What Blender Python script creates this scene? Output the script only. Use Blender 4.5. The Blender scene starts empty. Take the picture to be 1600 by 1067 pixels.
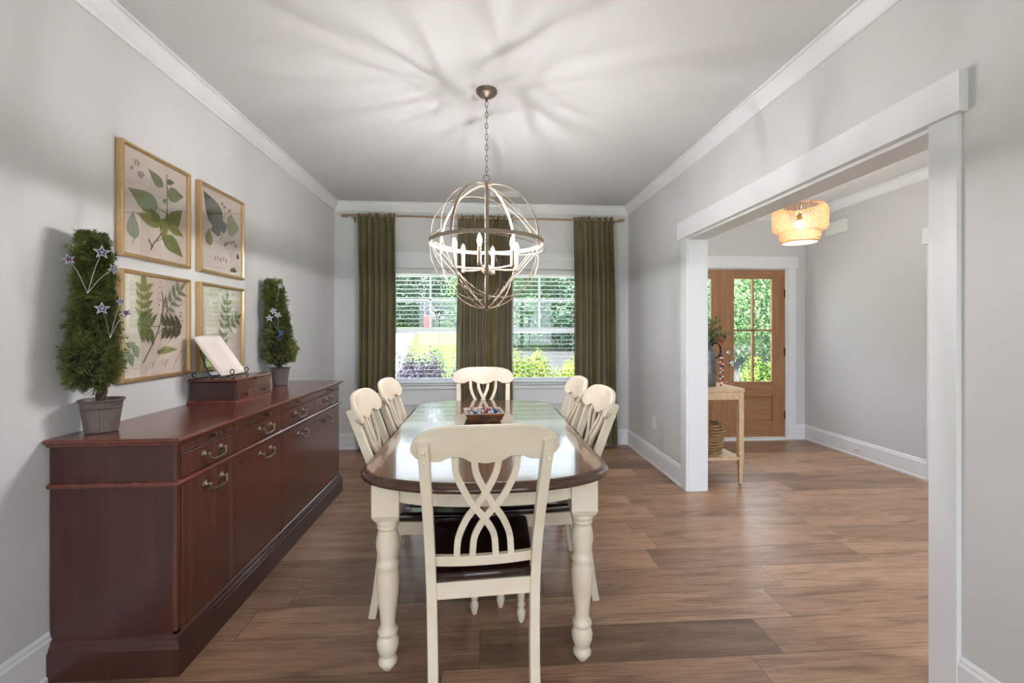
import bpy, math, random
from mathutils import Vector, Matrix, Euler
random.seed(7)
C = bpy.context.scene
COL = C.collection
PI = math.pi
R = math.radians

# ------------------------------------------------------------ camera, world, sun, exposure
YAW = math.atan(45/690)
cd = bpy.data.cameras.new('camera'); cam = bpy.data.objects.new('camera', cd); COL.objects.link(cam)
cam.location = (0, 0, 1.33); cam.rotation_euler = (PI/2, 0, -YAW)
cd.sensor_width = 36; cd.lens = 690/1600*36; cd.shift_y = -17.5/1600; cd.clip_start = .05; cd.clip_end = 300
C.camera = cam
C.view_settings.view_transform = 'Standard'; C.view_settings.look = 'None'
C.view_settings.gamma = 1; C.view_settings.use_curve_mapping = False
C.view_settings.exposure = 0.88
try:
    C.cycles.max_bounces = 10; C.cycles.diffuse_bounces = 6; C.cycles.transparent_max_bounces = 16
    C.cycles.sample_clamp_indirect = 6
except Exception: pass
W = bpy.data.worlds.new('sky'); C.world = W; W.use_nodes = True
bg = W.node_tree.nodes['Background']; bg.inputs[0].default_value = (.78, .88, 1, 1); bg.inputs[1].default_value = 3.4
sd = bpy.data.lights.new('sun', 'SUN'); sd.energy = 24; sd.angle = R(2); sd.color = (1, .95, .86)
sun = bpy.data.objects.new('sun', sd); COL.objects.link(sun)
sun.rotation_euler = Vector((.62, .03, -.85)).to_track_quat('-Z', 'Y').to_euler()
def portal(loc, rot, sx, sy):
    l = bpy.data.lights.new('portal', 'AREA'); l.shape = 'RECTANGLE'; l.size = sx; l.size_y = sy
    l.cycles.is_portal = True
    o = bpy.data.objects.new('portal', l); COL.objects.link(o); o.location = loc; o.rotation_euler = rot
portal((0, -5.45, 1.4), (PI/2, 0, 0), 9.0, 2.3)          # openings added in the unseen rear wall to let sky light in

# ------------------------------------------------------------ helpers
def lin(r, g, b):
    f = lambda c: (c/255/12.92) if c/255 <= .04045 else ((c/255+.055)/1.055)**2.4
    return (f(r), f(g), f(b), 1)
class NT:
    def __init__(s, m): s.t = m.node_tree; s.n = s.t.nodes; s.l = s.t.links
    def node(s, typ, **kw):
        n = s.n.new(typ)
        for k, v in kw.items():
            if k == 'inp':
                for a, b in v.items():
                    if isinstance(b, bpy.types.NodeSocket): s.l.new(b, n.inputs[a])
                    else: n.inputs[a].default_value = b
            else: setattr(n, k, v)
        return n
    def math(s, op, a, b=None, c=None):
        inp = {0: a}
        if b is not None: inp[1] = b
        if c is not None: inp[2] = c
        return s.node('ShaderNodeMath', operation=op, inp=inp).outputs[0]
    def mix(s, f, a, b, mode='MIX'):
        n = s.n.new('ShaderNodeMix'); n.data_type = 'RGBA'; n.blend_type = mode
        for i, v in ((0, f), (6, a), (7, b)):
            if isinstance(v, bpy.types.NodeSocket): s.l.new(v, n.inputs[i])
            else: n.inputs[i].default_value = v
        return n.outputs[2]
    def ramp(s, f, stops):
        n = s.n.new('ShaderNodeValToRGB'); e = n.color_ramp.elements
        while len(e) < len(stops): e.new(.5)
        for i, (p, c) in enumerate(stops): e[i].position = p; e[i].color = c
        s.l.new(f, n.inputs[0]); return n.outputs[0]
MATS = {}
def mat(name, col, rough=.5, metal=0, spec=.5, coat=0, var=0, vscale=(8, 8, 8), bump=0, bscale=None, col2=None, emit=0, ecol=None, sheen=0, distort=0, sss=0):
    m = bpy.data.materials.new(name); m.use_nodes = True; k = NT(m)
    p = k.n['Principled BSDF']
    p.inputs['Base Color'].default_value = col; p.inputs['Roughness'].default_value = rough
    p.inputs['Metallic'].default_value = metal; p.inputs['Specular IOR Level'].default_value = spec
    if coat: p.inputs['Coat Weight'].default_value = coat; p.inputs['Coat Roughness'].default_value = .12
    if sheen: p.inputs['Sheen Weight'].default_value = sheen; p.inputs['Sheen Roughness'].default_value = .4
    if emit:
        p.inputs['Emission Color'].default_value = ecol or col; p.inputs['Emission Strength'].default_value = emit
    if var or col2 or bump:
        tc = k.node('ShaderNodeTexCoord').outputs['Object']
        mp = k.node('ShaderNodeMapping', inp={0: tc, 3: vscale}).outputs[0]
        nz = k.node('ShaderNodeTexNoise', inp={0: mp, 'Scale': 1.0, 'Detail': 6.0, 'Roughness': .6, 'Distortion': distort}).outputs[0]
        if col2 or var:
            c2 = col2 or tuple(list(max(0, c*(1-var)) for c in col[:3])+[1])
            f = k.node('ShaderNodeMapRange', inp={0: nz, 1: .33, 2: .67}).outputs[0]
            k.l.new(k.mix(f, c2, col), p.inputs['Base Color'])
        if bump:
            src = nz
            if bscale:
                mp2 = k.node('ShaderNodeMapping', inp={0: tc, 3: bscale}).outputs[0]
                src = k.node('ShaderNodeTexNoise', inp={0: mp2, 'Scale': 1.0, 'Detail': 4.0}).outputs[0]
            b = k.node('ShaderNodeBump', inp={'Strength': bump, 'Distance': .01, 'Height': src})
            k.l.new(b.outputs[0], p.inputs['Normal'])
    MATS[name] = m
    return m
def tag(o, label=None, cat=None, group=None, kind=None):
    if label: o['label'] = label
    if cat: o['category'] = cat
    if group: o['group'] = group
    if kind: o['kind'] = kind
    return o
def thing(name, loc, rz, label, cat, group=None):
    o = bpy.data.objects.new(name, None); COL.objects.link(o); o.empty_display_size = .1
    o.location = loc; o.rotation_euler = (0, 0, rz)
    return tag(o, label, cat, group)
class MB:
    def __init__(s): s.v = []; s.f = []; s.m = []; s.sm = []; s.M = Matrix.Identity(4); s.mi = 0
    def add(s, vs, fs, smooth=False):
        b = len(s.v)
        s.v += [tuple(s.M @ Vector(v)) for v in vs]
        for f in fs: s.f.append(tuple(i+b for i in f)); s.m.append(s.mi); s.sm.append(smooth)
        return s
    def box(s, x0, x1, y0, y1, z0, z1):
        v = [(x0,y0,z0),(x1,y0,z0),(x1,y1,z0),(x0,y1,z0),(x0,y0,z1),(x1,y0,z1),(x1,y1,z1),(x0,y1,z1)]
        return s.add(v, [(0,3,2,1),(4,5,6,7),(0,1,5,4),(1,2,6,5),(2,3,7,6),(3,0,4,7)])
    def prism(s, pts, z0, z1, axis='z'):
        n = len(pts)
        def P(a, b, c): return (a, b, c) if axis == 'z' else ((a, c, b) if axis == 'y' else (c, a, b))
        v = [P(a, b, z0) for a, b in pts]+[P(a, b, z1) for a, b in pts]
        return s.add(v, [tuple(range(n))[::-1], tuple(range(n, 2*n))]+[(i, (i+1) % n, n+(i+1) % n, n+i) for i in range(n)])
    def loft(s, rings, cap=True, closed=True, smooth=True, loop=False):
        n = len(rings[0]); v = [p for r in rings for p in r]; f = []
        K = len(rings)
        for k in range(K if loop else K-1):
            a = k*n; b = ((k+1) % K)*n
            for i in range(n if closed else n-1):
                j = (i+1) % n; f.append((a+i, a+j, b+j, b+i))
        s.add(v, f, smooth)
        if cap and not loop: s.add(list(rings[0]), [tuple(range(n))[::-1]]); s.add(list(rings[-1]), [tuple(range(n))])
        return s
    def lathe(s, prof, n=24, c=(0,0,0), sx=1, sy=1, cap=True, smooth=True):
        rings = [[(c[0]+r*sx*math.cos(2*PI*i/n), c[1]+r*sy*math.sin(2*PI*i/n), c[2]+z) for i in range(n)] for r, z in prof]
        return s.loft(rings, cap, True, smooth)
    def sweep(s, pts, sec, closed=False, up=(0,0,1), cap=True, smooth=False, scale=None):
        """sec: list of (a,b) section points; frame side/up along the path"""
        pts = [Vector(p) for p in pts]; N = len(pts); rings = []
        upv = Vector(up)
        for i, p in enumerate(pts):
            if closed: t = pts[(i+1) % N]-pts[i-1]
            else: t = pts[min(i+1, N-1)]-pts[max(i-1, 0)]
            t.normalize(); side = t.cross(upv)
            if side.length < 1e-4: side = t.cross(Vector((0, 1, 0.01)))
            side.normalize(); u2 = side.cross(t).normalized()
            sc = scale[i] if scale else 1
            rings.append([tuple(p+side*a*sc+u2*b*sc) for a, b in sec])
        return s.loft(rings, cap, True, smooth, loop=closed)
    def tube(s, pts, r, n=8, closed=False, up=(0,0,1), scale=None):
        return s.sweep(pts, [(r*math.cos(2*PI*i/n), r*math.sin(2*PI*i/n)) for i in range(n)], closed, up, True, True, scale)
    def ball(s, c, r, n=10, sz=1):
        k = max(4, n//2+1)
        return s.lathe([(max(1e-4, r*math.sin(PI*i/k)), -r*sz*math.cos(PI*i/k)) for i in range(k+1)], n, c, cap=False)
    def build(s, name, mats, parent=None, bevel=0, seg=2, solid=0, label=None, kind=None, fix=True):
        me = bpy.data.meshes.new(name); me.from_pydata(s.v, [], s.f)
        if not isinstance(mats, (list, tuple)): mats = [mats]
        for m in mats: me.materials.append(m)
        me.polygons.foreach_set('material_index', s.m); me.polygons.foreach_set('use_smooth', s.sm)
        me.update()
        o = bpy.data.objects.new(name, me); COL.objects.link(o)
        if parent: o.parent = parent
        if solid:
            d = o.modifiers.new('solid', 'SOLIDIFY'); d.thickness = solid; d.offset = 0
        if bevel:
            b = o.modifiers.new('bevel', 'BEVEL'); b.width = bevel; b.segments = seg; b.limit_method = 'ANGLE'; b.angle_limit = R(50)
        if label: o['label'] = label
        if kind: o['kind'] = kind
        return o
def rect(w, h): return [(-w/2, -h/2), (w/2, -h/2), (w/2, h/2), (-w/2, h/2)]
def catmull(P, n=6):
    P = [Vector(p) for p in P]; out = []
    for i in range(len(P)-1):
        a = P[i-1] if i else P[0]*2-P[1]; b = P[i]; c = P[i+1]; d = P[i+2] if i+2 < len(P) else P[-1]*2-P[-2]
        for k in range(n):
            t = k/n; out.append(.5*((2*b)+(c-a)*t+(2*a-5*b+4*c-d)*t*t+(3*b-a-3*c+d)*t**3))
    out.append(P[-1]); return out
def lerp_list(L, x):
    if x <= L[0][0]: return L[0][1]
    for (a, b), (c, d) in zip(L, L[1:]):
        if x <= c: t = (x-a)/(c-a); t = t*t*(3-2*t); return b+(d-b)*t
    return L[-1][1]
def children(o): return [c for c in bpy.data.objects if c.parent == o]
KIDS = {}
def copy_tree(o, parent=None):
    c = o.copy(); COL.objects.link(c)
    if parent: c.parent = parent
    for ch in KIDS.get(o.name) or children(o): copy_tree(ch, c)
    return c
def struct(mb, name, m, parent=None, **kw): return mb.build(name, m, parent, kind=None if parent else 'structure', **kw)

# ------------------------------------------------------------ materials
def wall_paint(name, c, rough=.55, spec=.35):
    return mat(name, c, rough, spec=spec, bump=.04, vscale=(60, 60, 60))
M_wall = wall_paint('greige_wall_paint', lin(206, 207, 208))
M_ceil = wall_paint('ceiling_paint', lin(210, 211, 213), .8)
M_trim = mat('white_trim_paint', lin(226, 228, 232), .45, spec=.4)
M_blind = mat('white_blind_slat', lin(232, 232, 232), .4)
def floor_mat():
    m = bpy.data.materials.new('vinyl_plank_floor'); m.use_nodes = True; k = NT(m); p = k.n['Principled BSDF']
    co = k.node('ShaderNodeTexCoord').outputs['Object']
    sp = k.node('ShaderNodeSeparateXYZ', inp={0: co}); x, y = sp.outputs[0], sp.outputs[1]
    yr = k.math('DIVIDE', k.math('SUBTRACT', y, 1.741), .221); row = k.math('FLOOR', yr); fy = k.math('FRACT', yr)
    off = k.node('ShaderNodeTexWhiteNoise', noise_dimensions='1D', inp={'W': k.math('ADD', row, 31.7)}).outputs[0]
    xr = k.math('ADD', k.math('DIVIDE', x, 1.25), k.math('MULTIPLY', off, 7.0)); pl = k.math('FLOOR', xr); fx = k.math('FRACT', xr)
    idv = k.node('ShaderNodeCombineXYZ', inp={0: pl, 1: row}).outputs[0]
    wn = k.node('ShaderNodeTexWhiteNoise', noise_dimensions='3D', inp={'Vector': idv})
    rnd, rc = wn.outputs[0], wn.outputs[1]
    pos = k.node('ShaderNodeCombineXYZ', inp={0: k.math('ADD', k.math('MULTIPLY', x, 1.3), k.math('MULTIPLY', rnd, 37.0)), 1: k.math('MULTIPLY', y, 9.0), 2: k.math('MULTIPLY', rnd, 11.0)}).outputs[0]
    big = k.node('ShaderNodeTexNoise', inp={0: pos, 'Scale': 1.5, 'Detail': 5.0, 'Roughness': .6, 'Distortion': .7}).outputs[0]
    pos2 = k.node('ShaderNodeCombineXYZ', inp={0: k.math('ADD', k.math('MULTIPLY', x, 3.5), k.math('MULTIPLY', rnd, 17.0)), 1: k.math('MULTIPLY', y, 80.0), 2: rnd}).outputs[0]
    fine = k.node('ShaderNodeTexNoise', inp={0: pos2, 'Scale': 1.6, 'Detail': 6.0, 'Roughness': .65}).outputs[0]
    base = k.ramp(rnd, [(0, lin(126, 98, 79)), (.45, lin(154, 121, 97)), (1, lin(182, 146, 118))])
    c = k.mix(k.math('MULTIPLY', k.node('ShaderNodeMapRange', inp={0: big, 1: .5, 2: .72}).outputs[0], .75), base, lin(84, 60, 45))
    c = k.mix(k.math('MULTIPLY', k.node('ShaderNodeMapRange', inp={0: big, 1: .47, 2: .3}).outputs[0], .5), c, lin(182, 148, 120))
    c = k.mix(k.math('MULTIPLY', k.node('ShaderNodeMapRange', inp={0: fine, 1: .46, 2: .68}).outputs[0], .6), c, lin(88, 62, 46))
    dy = k.math('MULTIPLY', k.math('MINIMUM', fy, k.math('SUBTRACT', 1.0, fy)), .221)
    dx = k.math('MULTIPLY', k.math('MINIMUM', fx, k.math('SUBTRACT', 1.0, fx)), 1.25)
    d = k.math('MINIMUM', dx, dy)
    seam = k.node('ShaderNodeMapRange', inp={0: d, 1: .0007, 2: .0022, 3: .75, 4: 0.0}).outputs[0]
    c = k.mix(seam, c, lin(62, 44, 34))
    k.l.new(c, p.inputs['Base Color'])
    rg = k.node('ShaderNodeMapRange', inp={0: fine, 1: .3, 2: .7, 3: .3, 4: .42}).outputs[0]
    k.l.new(rg, p.inputs['Roughness']); p.inputs['Specular IOR Level'].default_value = .5
    h = k.math('SUBTRACT', k.math('MULTIPLY', fine, .25), seam)
    k.l.new(k.node('ShaderNodeBump', inp={'Strength': .18, 'Distance': .002, 'Height': h}).outputs[0], p.inputs['Normal'])
    return m
M_floor = floor_mat()
M_mahog = mat('mahogany_veneer', lin(98, 55, 42), .26, coat=.35, vscale=(22, 22, 1.2), col2=lin(76, 38, 31), distort=.4)
M_mahogtop = mat('mahogany_top', lin(112, 58, 47), .24, coat=.35, vscale=(26, 1.2, 22), col2=lin(92, 42, 32), distort=.4)
M_mahogend = mat('mahogany_end_panel', lin(72, 39, 32), .3, coat=.2, vscale=(22, 22, 1.4), col2=lin(58, 29, 28), distort=.4)
M_dark = mat('shadow_gap', (.01, .005, .004, 1), .8)
M_brass = mat('antique_brass', lin(160, 150, 134), .3, metal=1, var=.4, vscale=(60, 60, 60))
M_bronze = mat('dark_bronze', lin(74, 52, 44), .4, metal=.8)
M_cream = mat('distressed_cream_paint', lin(220, 209, 192), .38, spec=.5, vscale=(5, 5, 9), col2=lin(212, 198, 176))
M_seat = mat('dark_walnut_seat', lin(44, 26, 21), .16, coat=.5, vscale=(30, 4, 20), col2=lin(28, 15, 12))
M_ttop = mat('walnut_tabletop', lin(122, 90, 68), .2, spec=.5, coat=.9, vscale=(2.2, 34, 10), col2=lin(92, 64, 48), distort=.5)
for m_ in (M_ttop,): m_.node_tree.nodes['Principled BSDF'].inputs['Coat IOR'].default_value = 1.52; m_.node_tree.nodes['Principled BSDF'].inputs['Coat Roughness'].default_value = .06
M_tedge = mat('walnut_table_edge', lin(78, 50, 38), .22, coat=.4, vscale=(8, 8, 30), col2=lin(58, 36, 28))
M_gold = mat('gold_frame', lin(220, 186, 138), .3, metal=.85, var=.12, vscale=(30, 30, 30))
M_paper = mat('print_paper', lin(222, 210, 200), .8, vscale=(6, 6, 6), col2=lin(212, 199, 188))
def glass_mat(name, refl=1.0, tint=(1, 1, 1, 1)):
    m = bpy.data.materials.new(name); m.use_nodes = True; k = NT(m)
    k.n.remove(k.n['Principled BSDF'])
    tr = k.node('ShaderNodeBsdfTransparent', inp={0: tint}); gl = k.node('ShaderNodeBsdfGlossy', inp={'Roughness': 0.01})
    g = k.node('ShaderNodeNewGeometry')
    dt = k.math('ABSOLUTE', k.node('ShaderNodeVectorMath', operation='DOT_PRODUCT', inp={0: g.outputs['Incoming'], 1: g.outputs['Normal']}).outputs['Value'])
    fr = k.math('ADD', k.math('MULTIPLY', k.math('POWER', k.math('SUBTRACT', 1.0, dt), 5.0), .96), .04)
    f = k.math('MINIMUM', k.math('MULTIPLY', fr, refl), 1.0)
    mx = k.node('ShaderNodeMixShader', inp={0: f, 1: tr.outputs[0], 2: gl.outputs[0]})
    k.l.new(mx.outputs[0], k.n['Material Output'].inputs[0]); return m
M_glass = glass_mat('window_glass', 1.0, (.95, .98, .98, 1)); M_pglass = glass_mat('picture_glass', 2.4)
M_velvet = mat('olive_velvet', lin(110, 100, 64), .7, spec=.25, sheen=.8, vscale=(3, 3, 2), col2=lin(88, 78, 47))
M_rod = mat('brushed_brass_rod', lin(170, 140, 112), .35, metal=.8)
M_champ = mat('champagne_metal', lin(150, 135, 120), .62, metal=.05, spec=.25, var=.25, vscale=(40, 40, 40))
M_chain = mat('aged_pewter', lin(120, 108, 96), .4, metal=.7)
M_fil = mat('lit_filament', (1, .93, .84, 1), .3, emit=5000, ecol=(1, .95, .93, 1))
M_bulb = bpy.data.materials.new('glowing_candle_glass'); M_bulb.use_nodes = True; k_ = NT(M_bulb); k_.n.remove(k_.n['Principled BSDF'])
k_.l.new(k_.node('ShaderNodeAddShader', inp={0: k_.node('ShaderNodeBsdfTransparent').outputs[0], 1: k_.node('ShaderNodeEmission', inp={0: (1, .93, .88, 1), 1: 5.0}).outputs[0]}).outputs[0], k_.n['Material Output'].inputs[0])
M_bulb2 = mat('lit_globe_bulb', (1, .93, .84, 1), .3, emit=300, ecol=(1, .95, .92, 1))
M_bamboo = mat('bamboo_strip', lin(196, 146, 96), .55, var=.2, vscale=(20, 20, 20))
M_door = mat('stained_fir_door', lin(160, 118, 80), .42, vscale=(30, 30, 1.6), col2=lin(134, 92, 58), distort=.4)
M_doorh = mat('stained_fir_rail', lin(160, 118, 80), .42, vscale=(1.6, 30, 30), col2=lin(134, 92, 58), distort=.4)
M_nickel = mat('satin_nickel', lin(200, 198, 194), .25, metal=1)
M_pine = mat('pale_pine', lin(200, 174, 140), .5, vscale=(30, 3, 30), col2=lin(178, 148, 114), distort=.4)
M_grey = mat('galvanised_pot', lin(128, 116, 112), .5, metal=.5, var=.35, vscale=(14, 14, 14))
M_galv = mat('galvanised_pitcher', lin(120, 124, 124), .35, metal=.8, var=.5, vscale=(12, 12, 12))
M_bark = mat('twisted_bark', lin(86, 70, 60), .9, var=.5, vscale=(40, 40, 40), bump=.6)
M_cedar = mat('cedar_foliage', lin(116, 122, 60), .7, vscale=(9, 9, 9), col2=lin(56, 64, 32))
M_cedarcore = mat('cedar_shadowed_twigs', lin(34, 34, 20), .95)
M_soil = mat('potting_soil', lin(50, 40, 32), .95)
M_star = mat('silver_glitter', lin(206, 206, 214), .35, metal=.6, var=.3, vscale=(300, 300, 300))
M_navy = mat('navy_glitter', lin(48, 58, 118), .4, metal=.3, var=.5, vscale=(300, 300, 300))
M_blueb = mat('blue_ribbon', lin(30, 80, 170), .35)
M_redc = mat('red_paint', lin(190, 52, 44), .45); M_whitec = mat('white_ball', lin(226, 222, 216), .5); M_bluec = mat('blue_ball', lin(22, 88, 168), .45); M_navyc = mat('navy_ball', lin(28, 36, 90), .45)
M_iron = mat('black_wrought_iron', lin(28, 26, 26), .45, metal=.5)
M_ceram = mat('cream_stoneware', lin(228, 218, 212), .25, coat=.3)
M_bowlw = mat('carved_wood_bowl', lin(156, 104, 72), .6, vscale=(14, 20, 40), col2=lin(86, 52, 36)); M_bowlr = mat('whitewashed_rim', lin(222, 206, 188), .6, var=.2, vscale=(30, 30, 30))
M_rope = mat('seagrass_rope', lin(160, 124, 88), .85, var=.45, vscale=(40, 40, 40), bump=.5)
M_plastic = mat('white_plastic', lin(226, 226, 224), .4)

# ------------------------------------------------------------ room shell
XL, XR, YB, ZC = -1.66, 1.69, 5.05, 2.76
XO = 1.84; FX, FY = 3.93, 5.16; Y0, Y1 = 1.562, 3.54   # foyer, opening in the right wall
RX0, RX1, RY = -4.5, 6.0, -5.4
struct(MB().box(RX0, RX1, RY, 5.3, -.1, 0), 'floor', M_floor)
struct(MB().box(RX0-.2, RX1+.2, RY-.2, 5.45, ZC, ZC+.2), 'ceiling', M_ceil)
struct(MB().box(RX0-.4, RX1+.4, RY-4.2, RY-.2, ZC+.02, ZC+.2), 'sun_shield_roof', M_ceil)   # unseen roof slab added to keep sun out of the rear openings
struct(MB().box(XL-.15, XL, -.6, YB, 0, ZC), 'wall_left', M_wall)
# right wall with its wide cased opening
w = MB(); w.box(XR, XO, Y1+.012, YB, 0, ZC); w.box(XR, XO, -.6, Y0-.012, 0, ZC); w.box(XR, XO, Y0-.012, Y1+.012, 2.093, ZC)
struct(w, 'wall_right', M_wall)
# back wall with two windows
WZ0, WZ1 = .70, 2.03
WN = [(-1.165, -.055), (.105, 1.215)]
w = MB(); T = YB+.16
w.box(XL-.15, WN[0][0], YB, T, 0, ZC); w.box(WN[0][1], WN[1][0], YB, T, WZ0, WZ1); w.box(WN[1][1], XO, YB, T, 0, ZC)
w.box(WN[0][0], WN[1][1], YB, T, 0, WZ0); w.box(WN[0][0], WN[1][1], YB, T, WZ1, ZC)
struct(w, 'wall_back', M_wall)
# foyer walls
D0, D1 = 2.10, 3.69
w = MB(); w.box(XO, D0, FY, FY+.16, 0, ZC); w.box(D1, FX+.12, FY, FY+.16, 0, ZC); w.box(D0, D1, FY, FY+.16, 2.078, ZC)
struct(w, 'wall_foyer_back', M_wall)
struct(MB().box(FX, FX+.12, -1.2, FY, 0, ZC), 'wall_foyer_right', M_wall)
# the unseen room behind the camera: side walls, rear openings added for daylight
struct(MB().box(RX0, XL-.15, -.75, -.6, 0, ZC), 'wall_rear_left', M_wall)
struct(MB().box(XO, FX+.12, -.75, -.6, 0, ZC) if False else MB().box(FX+.12, RX1, -1.2, -1.05, 0, ZC), 'wall_rear_right', M_wall)
struct(MB().box(RX0-.15, RX0, RY, -.6, 0, ZC), 'wall_living_left', M_wall)
struct(MB().box(RX1, RX1+.15, RY, -1.05, 0, ZC), 'wall_living_right', M_wall)
w = MB(); w.box(RX0-.15, RX1+.15, RY-.15, RY, 2.55, ZC); w.box(RX0-.15, RX0+.3, RY-.15, RY, 0, 2.55); w.box(RX1-.9, RX1+.15, RY-.15, RY, 0, 2.55); w.box(RX0+.3, RX1-.9, RY-.15, RY, 0, .25)
for i in range(1, 5): xx = RX0+.3+i*(RX1-RX0-1.2)/5; w.box(xx-.06, xx+.06, RY-.15, RY, .25, 2.55)
struct(w, 'wall_rear', M_wall)

# ---- crown moulding
def crown_prof(flip=1): return [(0, -.095), (.012, -.095), (.014, -.082), (.03, -.062), (.052, -.028), (.056, -.014), (.07, -.012), (.07, 0), (0, 0)]
def crown(name, path, inward):
    """path: list of 2D points along the wall; inward: +1 if room is on the left of the path"""
    rings = []
    n = len(path)
    for i, p in enumerate(path):
        P = Vector(p)
        d0 = (P-Vector(path[i-1])).normalized() if i else None
        d1 = (Vector(path[i+1])-P).normalized() if i < n-1 else None
        a = d0 or d1; b = d1 or d0
        na = Vector((-a.y, a.x))*inward; nb = Vector((-b.y, b.x))*inward
        m = (na+nb); m /= m.dot(na)
        rings.append([(P.x+m.x*q, P.y+m.y*q, ZC+z) for q, z in crown_prof()])
    mb = MB(); mb.loft(rings, smooth=False); return struct(mb, name, M_trim)
crown('trim_1', [(XL, -.6), (XL, YB), (XR, YB), (XR, -.6)], -1)
crown('trim_2', [(XO, -.6), (XO, FY), (FX, FY), (FX, -1.0)], -1)
# ---- baseboards
def base(name, path, inward):
    pr = [(0, 0), (.022, 0), (.022, .018), (.015, .024), (.015, .148), (.009, .158), (.009, .166), (.004, .176), (0, .178)]
    rings = []; n = len(path)
    for i, p in enumerate(path):
        P = Vector(p)
        d0 = (P-Vector(path[i-1])).normalized() if i else None
        d1 = (Vector(path[i+1])-P).normalized() if i < n-1 else None
        a = d0 or d1; b = d1 or d0
        na = Vector((-a.y, a.x))*inward; nb = Vector((-b.y, b.x))*inward
        m = (na+nb); m /= m.dot(na)
        rings.append([(P.x+m.x*q, P.y+m.y*q, z) for q, z in pr])
    mb = MB(); mb.loft(rings, smooth=False); return struct(mb, name, M_trim)
base('baseboard_left', [(XL, -.6), (XL, YB)], -1)
base('baseboard_back', [(XL, YB), (XR, YB)], -1)
base('baseboard_right', [(XR, YB), (XR, Y1+.105)], -1)
base('baseboard_right_near', [(XR, Y0-.105), (XR, -.6)], -1)
base('baseboard_foyer_back', [(3.80, FY), (FX, FY)], -1)
base('baseboard_foyer_right', [(FX, FY), (FX, 3.66)], -1)
base('baseboard_foyer_left', [(XO, 3.65), (XO, FY)], -1)
# ---- cased opening
w = MB()
w.box(XR-.018, XR+.001, Y1+.005, Y1+.105, 0, 2.097); w.box(XR-.018, XR+.001, Y0-.105, Y0-.005, 0, 2.097)
w.box(XR-.036, XR+.001, Y0-.128, Y1+.14, 2.097, 2.24)
struct(w, 'trim_3', M_trim, bevel=.0015)
w = MB(); w.box(XR-.002, XO+.002, Y1, Y1+.014, 0, 2.09); w.box(XR-.002, XO+.002, Y0-.014, Y0, 0, 2.09); w.box(XR-.002, XO+.002, Y0, Y1, 2.08, 2.096)
struct(w, 'trim_4', M_trim, bevel=.0015)
w = MB(); w.box(XO-.001, XO+.018, Y1+.005, Y1+.105, 0, 2.097); w.box(XO-.001, XO+.018, Y0-.105, Y0-.005, 0, 2.097); w.box(XO-.001, XO+.036, Y0-.128, Y1+.14, 2.097, 2.24)
struct(w, 'trim_5', M_trim, bevel=.0015)
# casing of the next doorway on the foyer's right wall
w = MB(); w.box(FX-.018, FX, 3.555, 3.66, 0, 2.09); w.box(FX-.034, FX, 2.5, 3.685, 2.09, 2.235); w.box(FX-.018, FX, 2.6, 2.7, 0, 2.09)
struct(w, 'trim_6', M_trim, bevel=.0015)
dd = MB().box(FX-.006, FX, 2.7, 3.555, 0, 2.09).build('door_2', M_trim, kind='structure', bevel=.002)
hb = MB(); hb.lathe([(.004, 0), (.026, .002), (.026, .03), (.004, .034)], 16); o = hb.build('door_knob', M_nickel, dd); o.location = (FX-.045, 2.8, .95); o.rotation_euler = (0, PI/2, 0)
# door casing
w = MB(); w.box(3.70, 3.80, FY-.018, FY, 0, 2.078); w.box(1.99, 2.09, FY-.018, FY, 0, 2.078); w.box(1.965, 3.822, FY-.034, FY, 2.078, 2.222)
struct(w, 'trim_7', M_trim, bevel=.0015)
w = MB(); w.box(3.675, 3.70, FY-.01, FY+.16, 0, 2.078); w.box(2.09, 2.115, FY-.01, FY+.16, 0, 2.078); w.box(2.115, 3.675, FY, FY+.16, 2.066, 2.078)
w.box(2.115, 3.675, FY-.03, FY+.16, 0, .02)
struct(w, 'trim_8', M_trim, bevel=.001)

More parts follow.
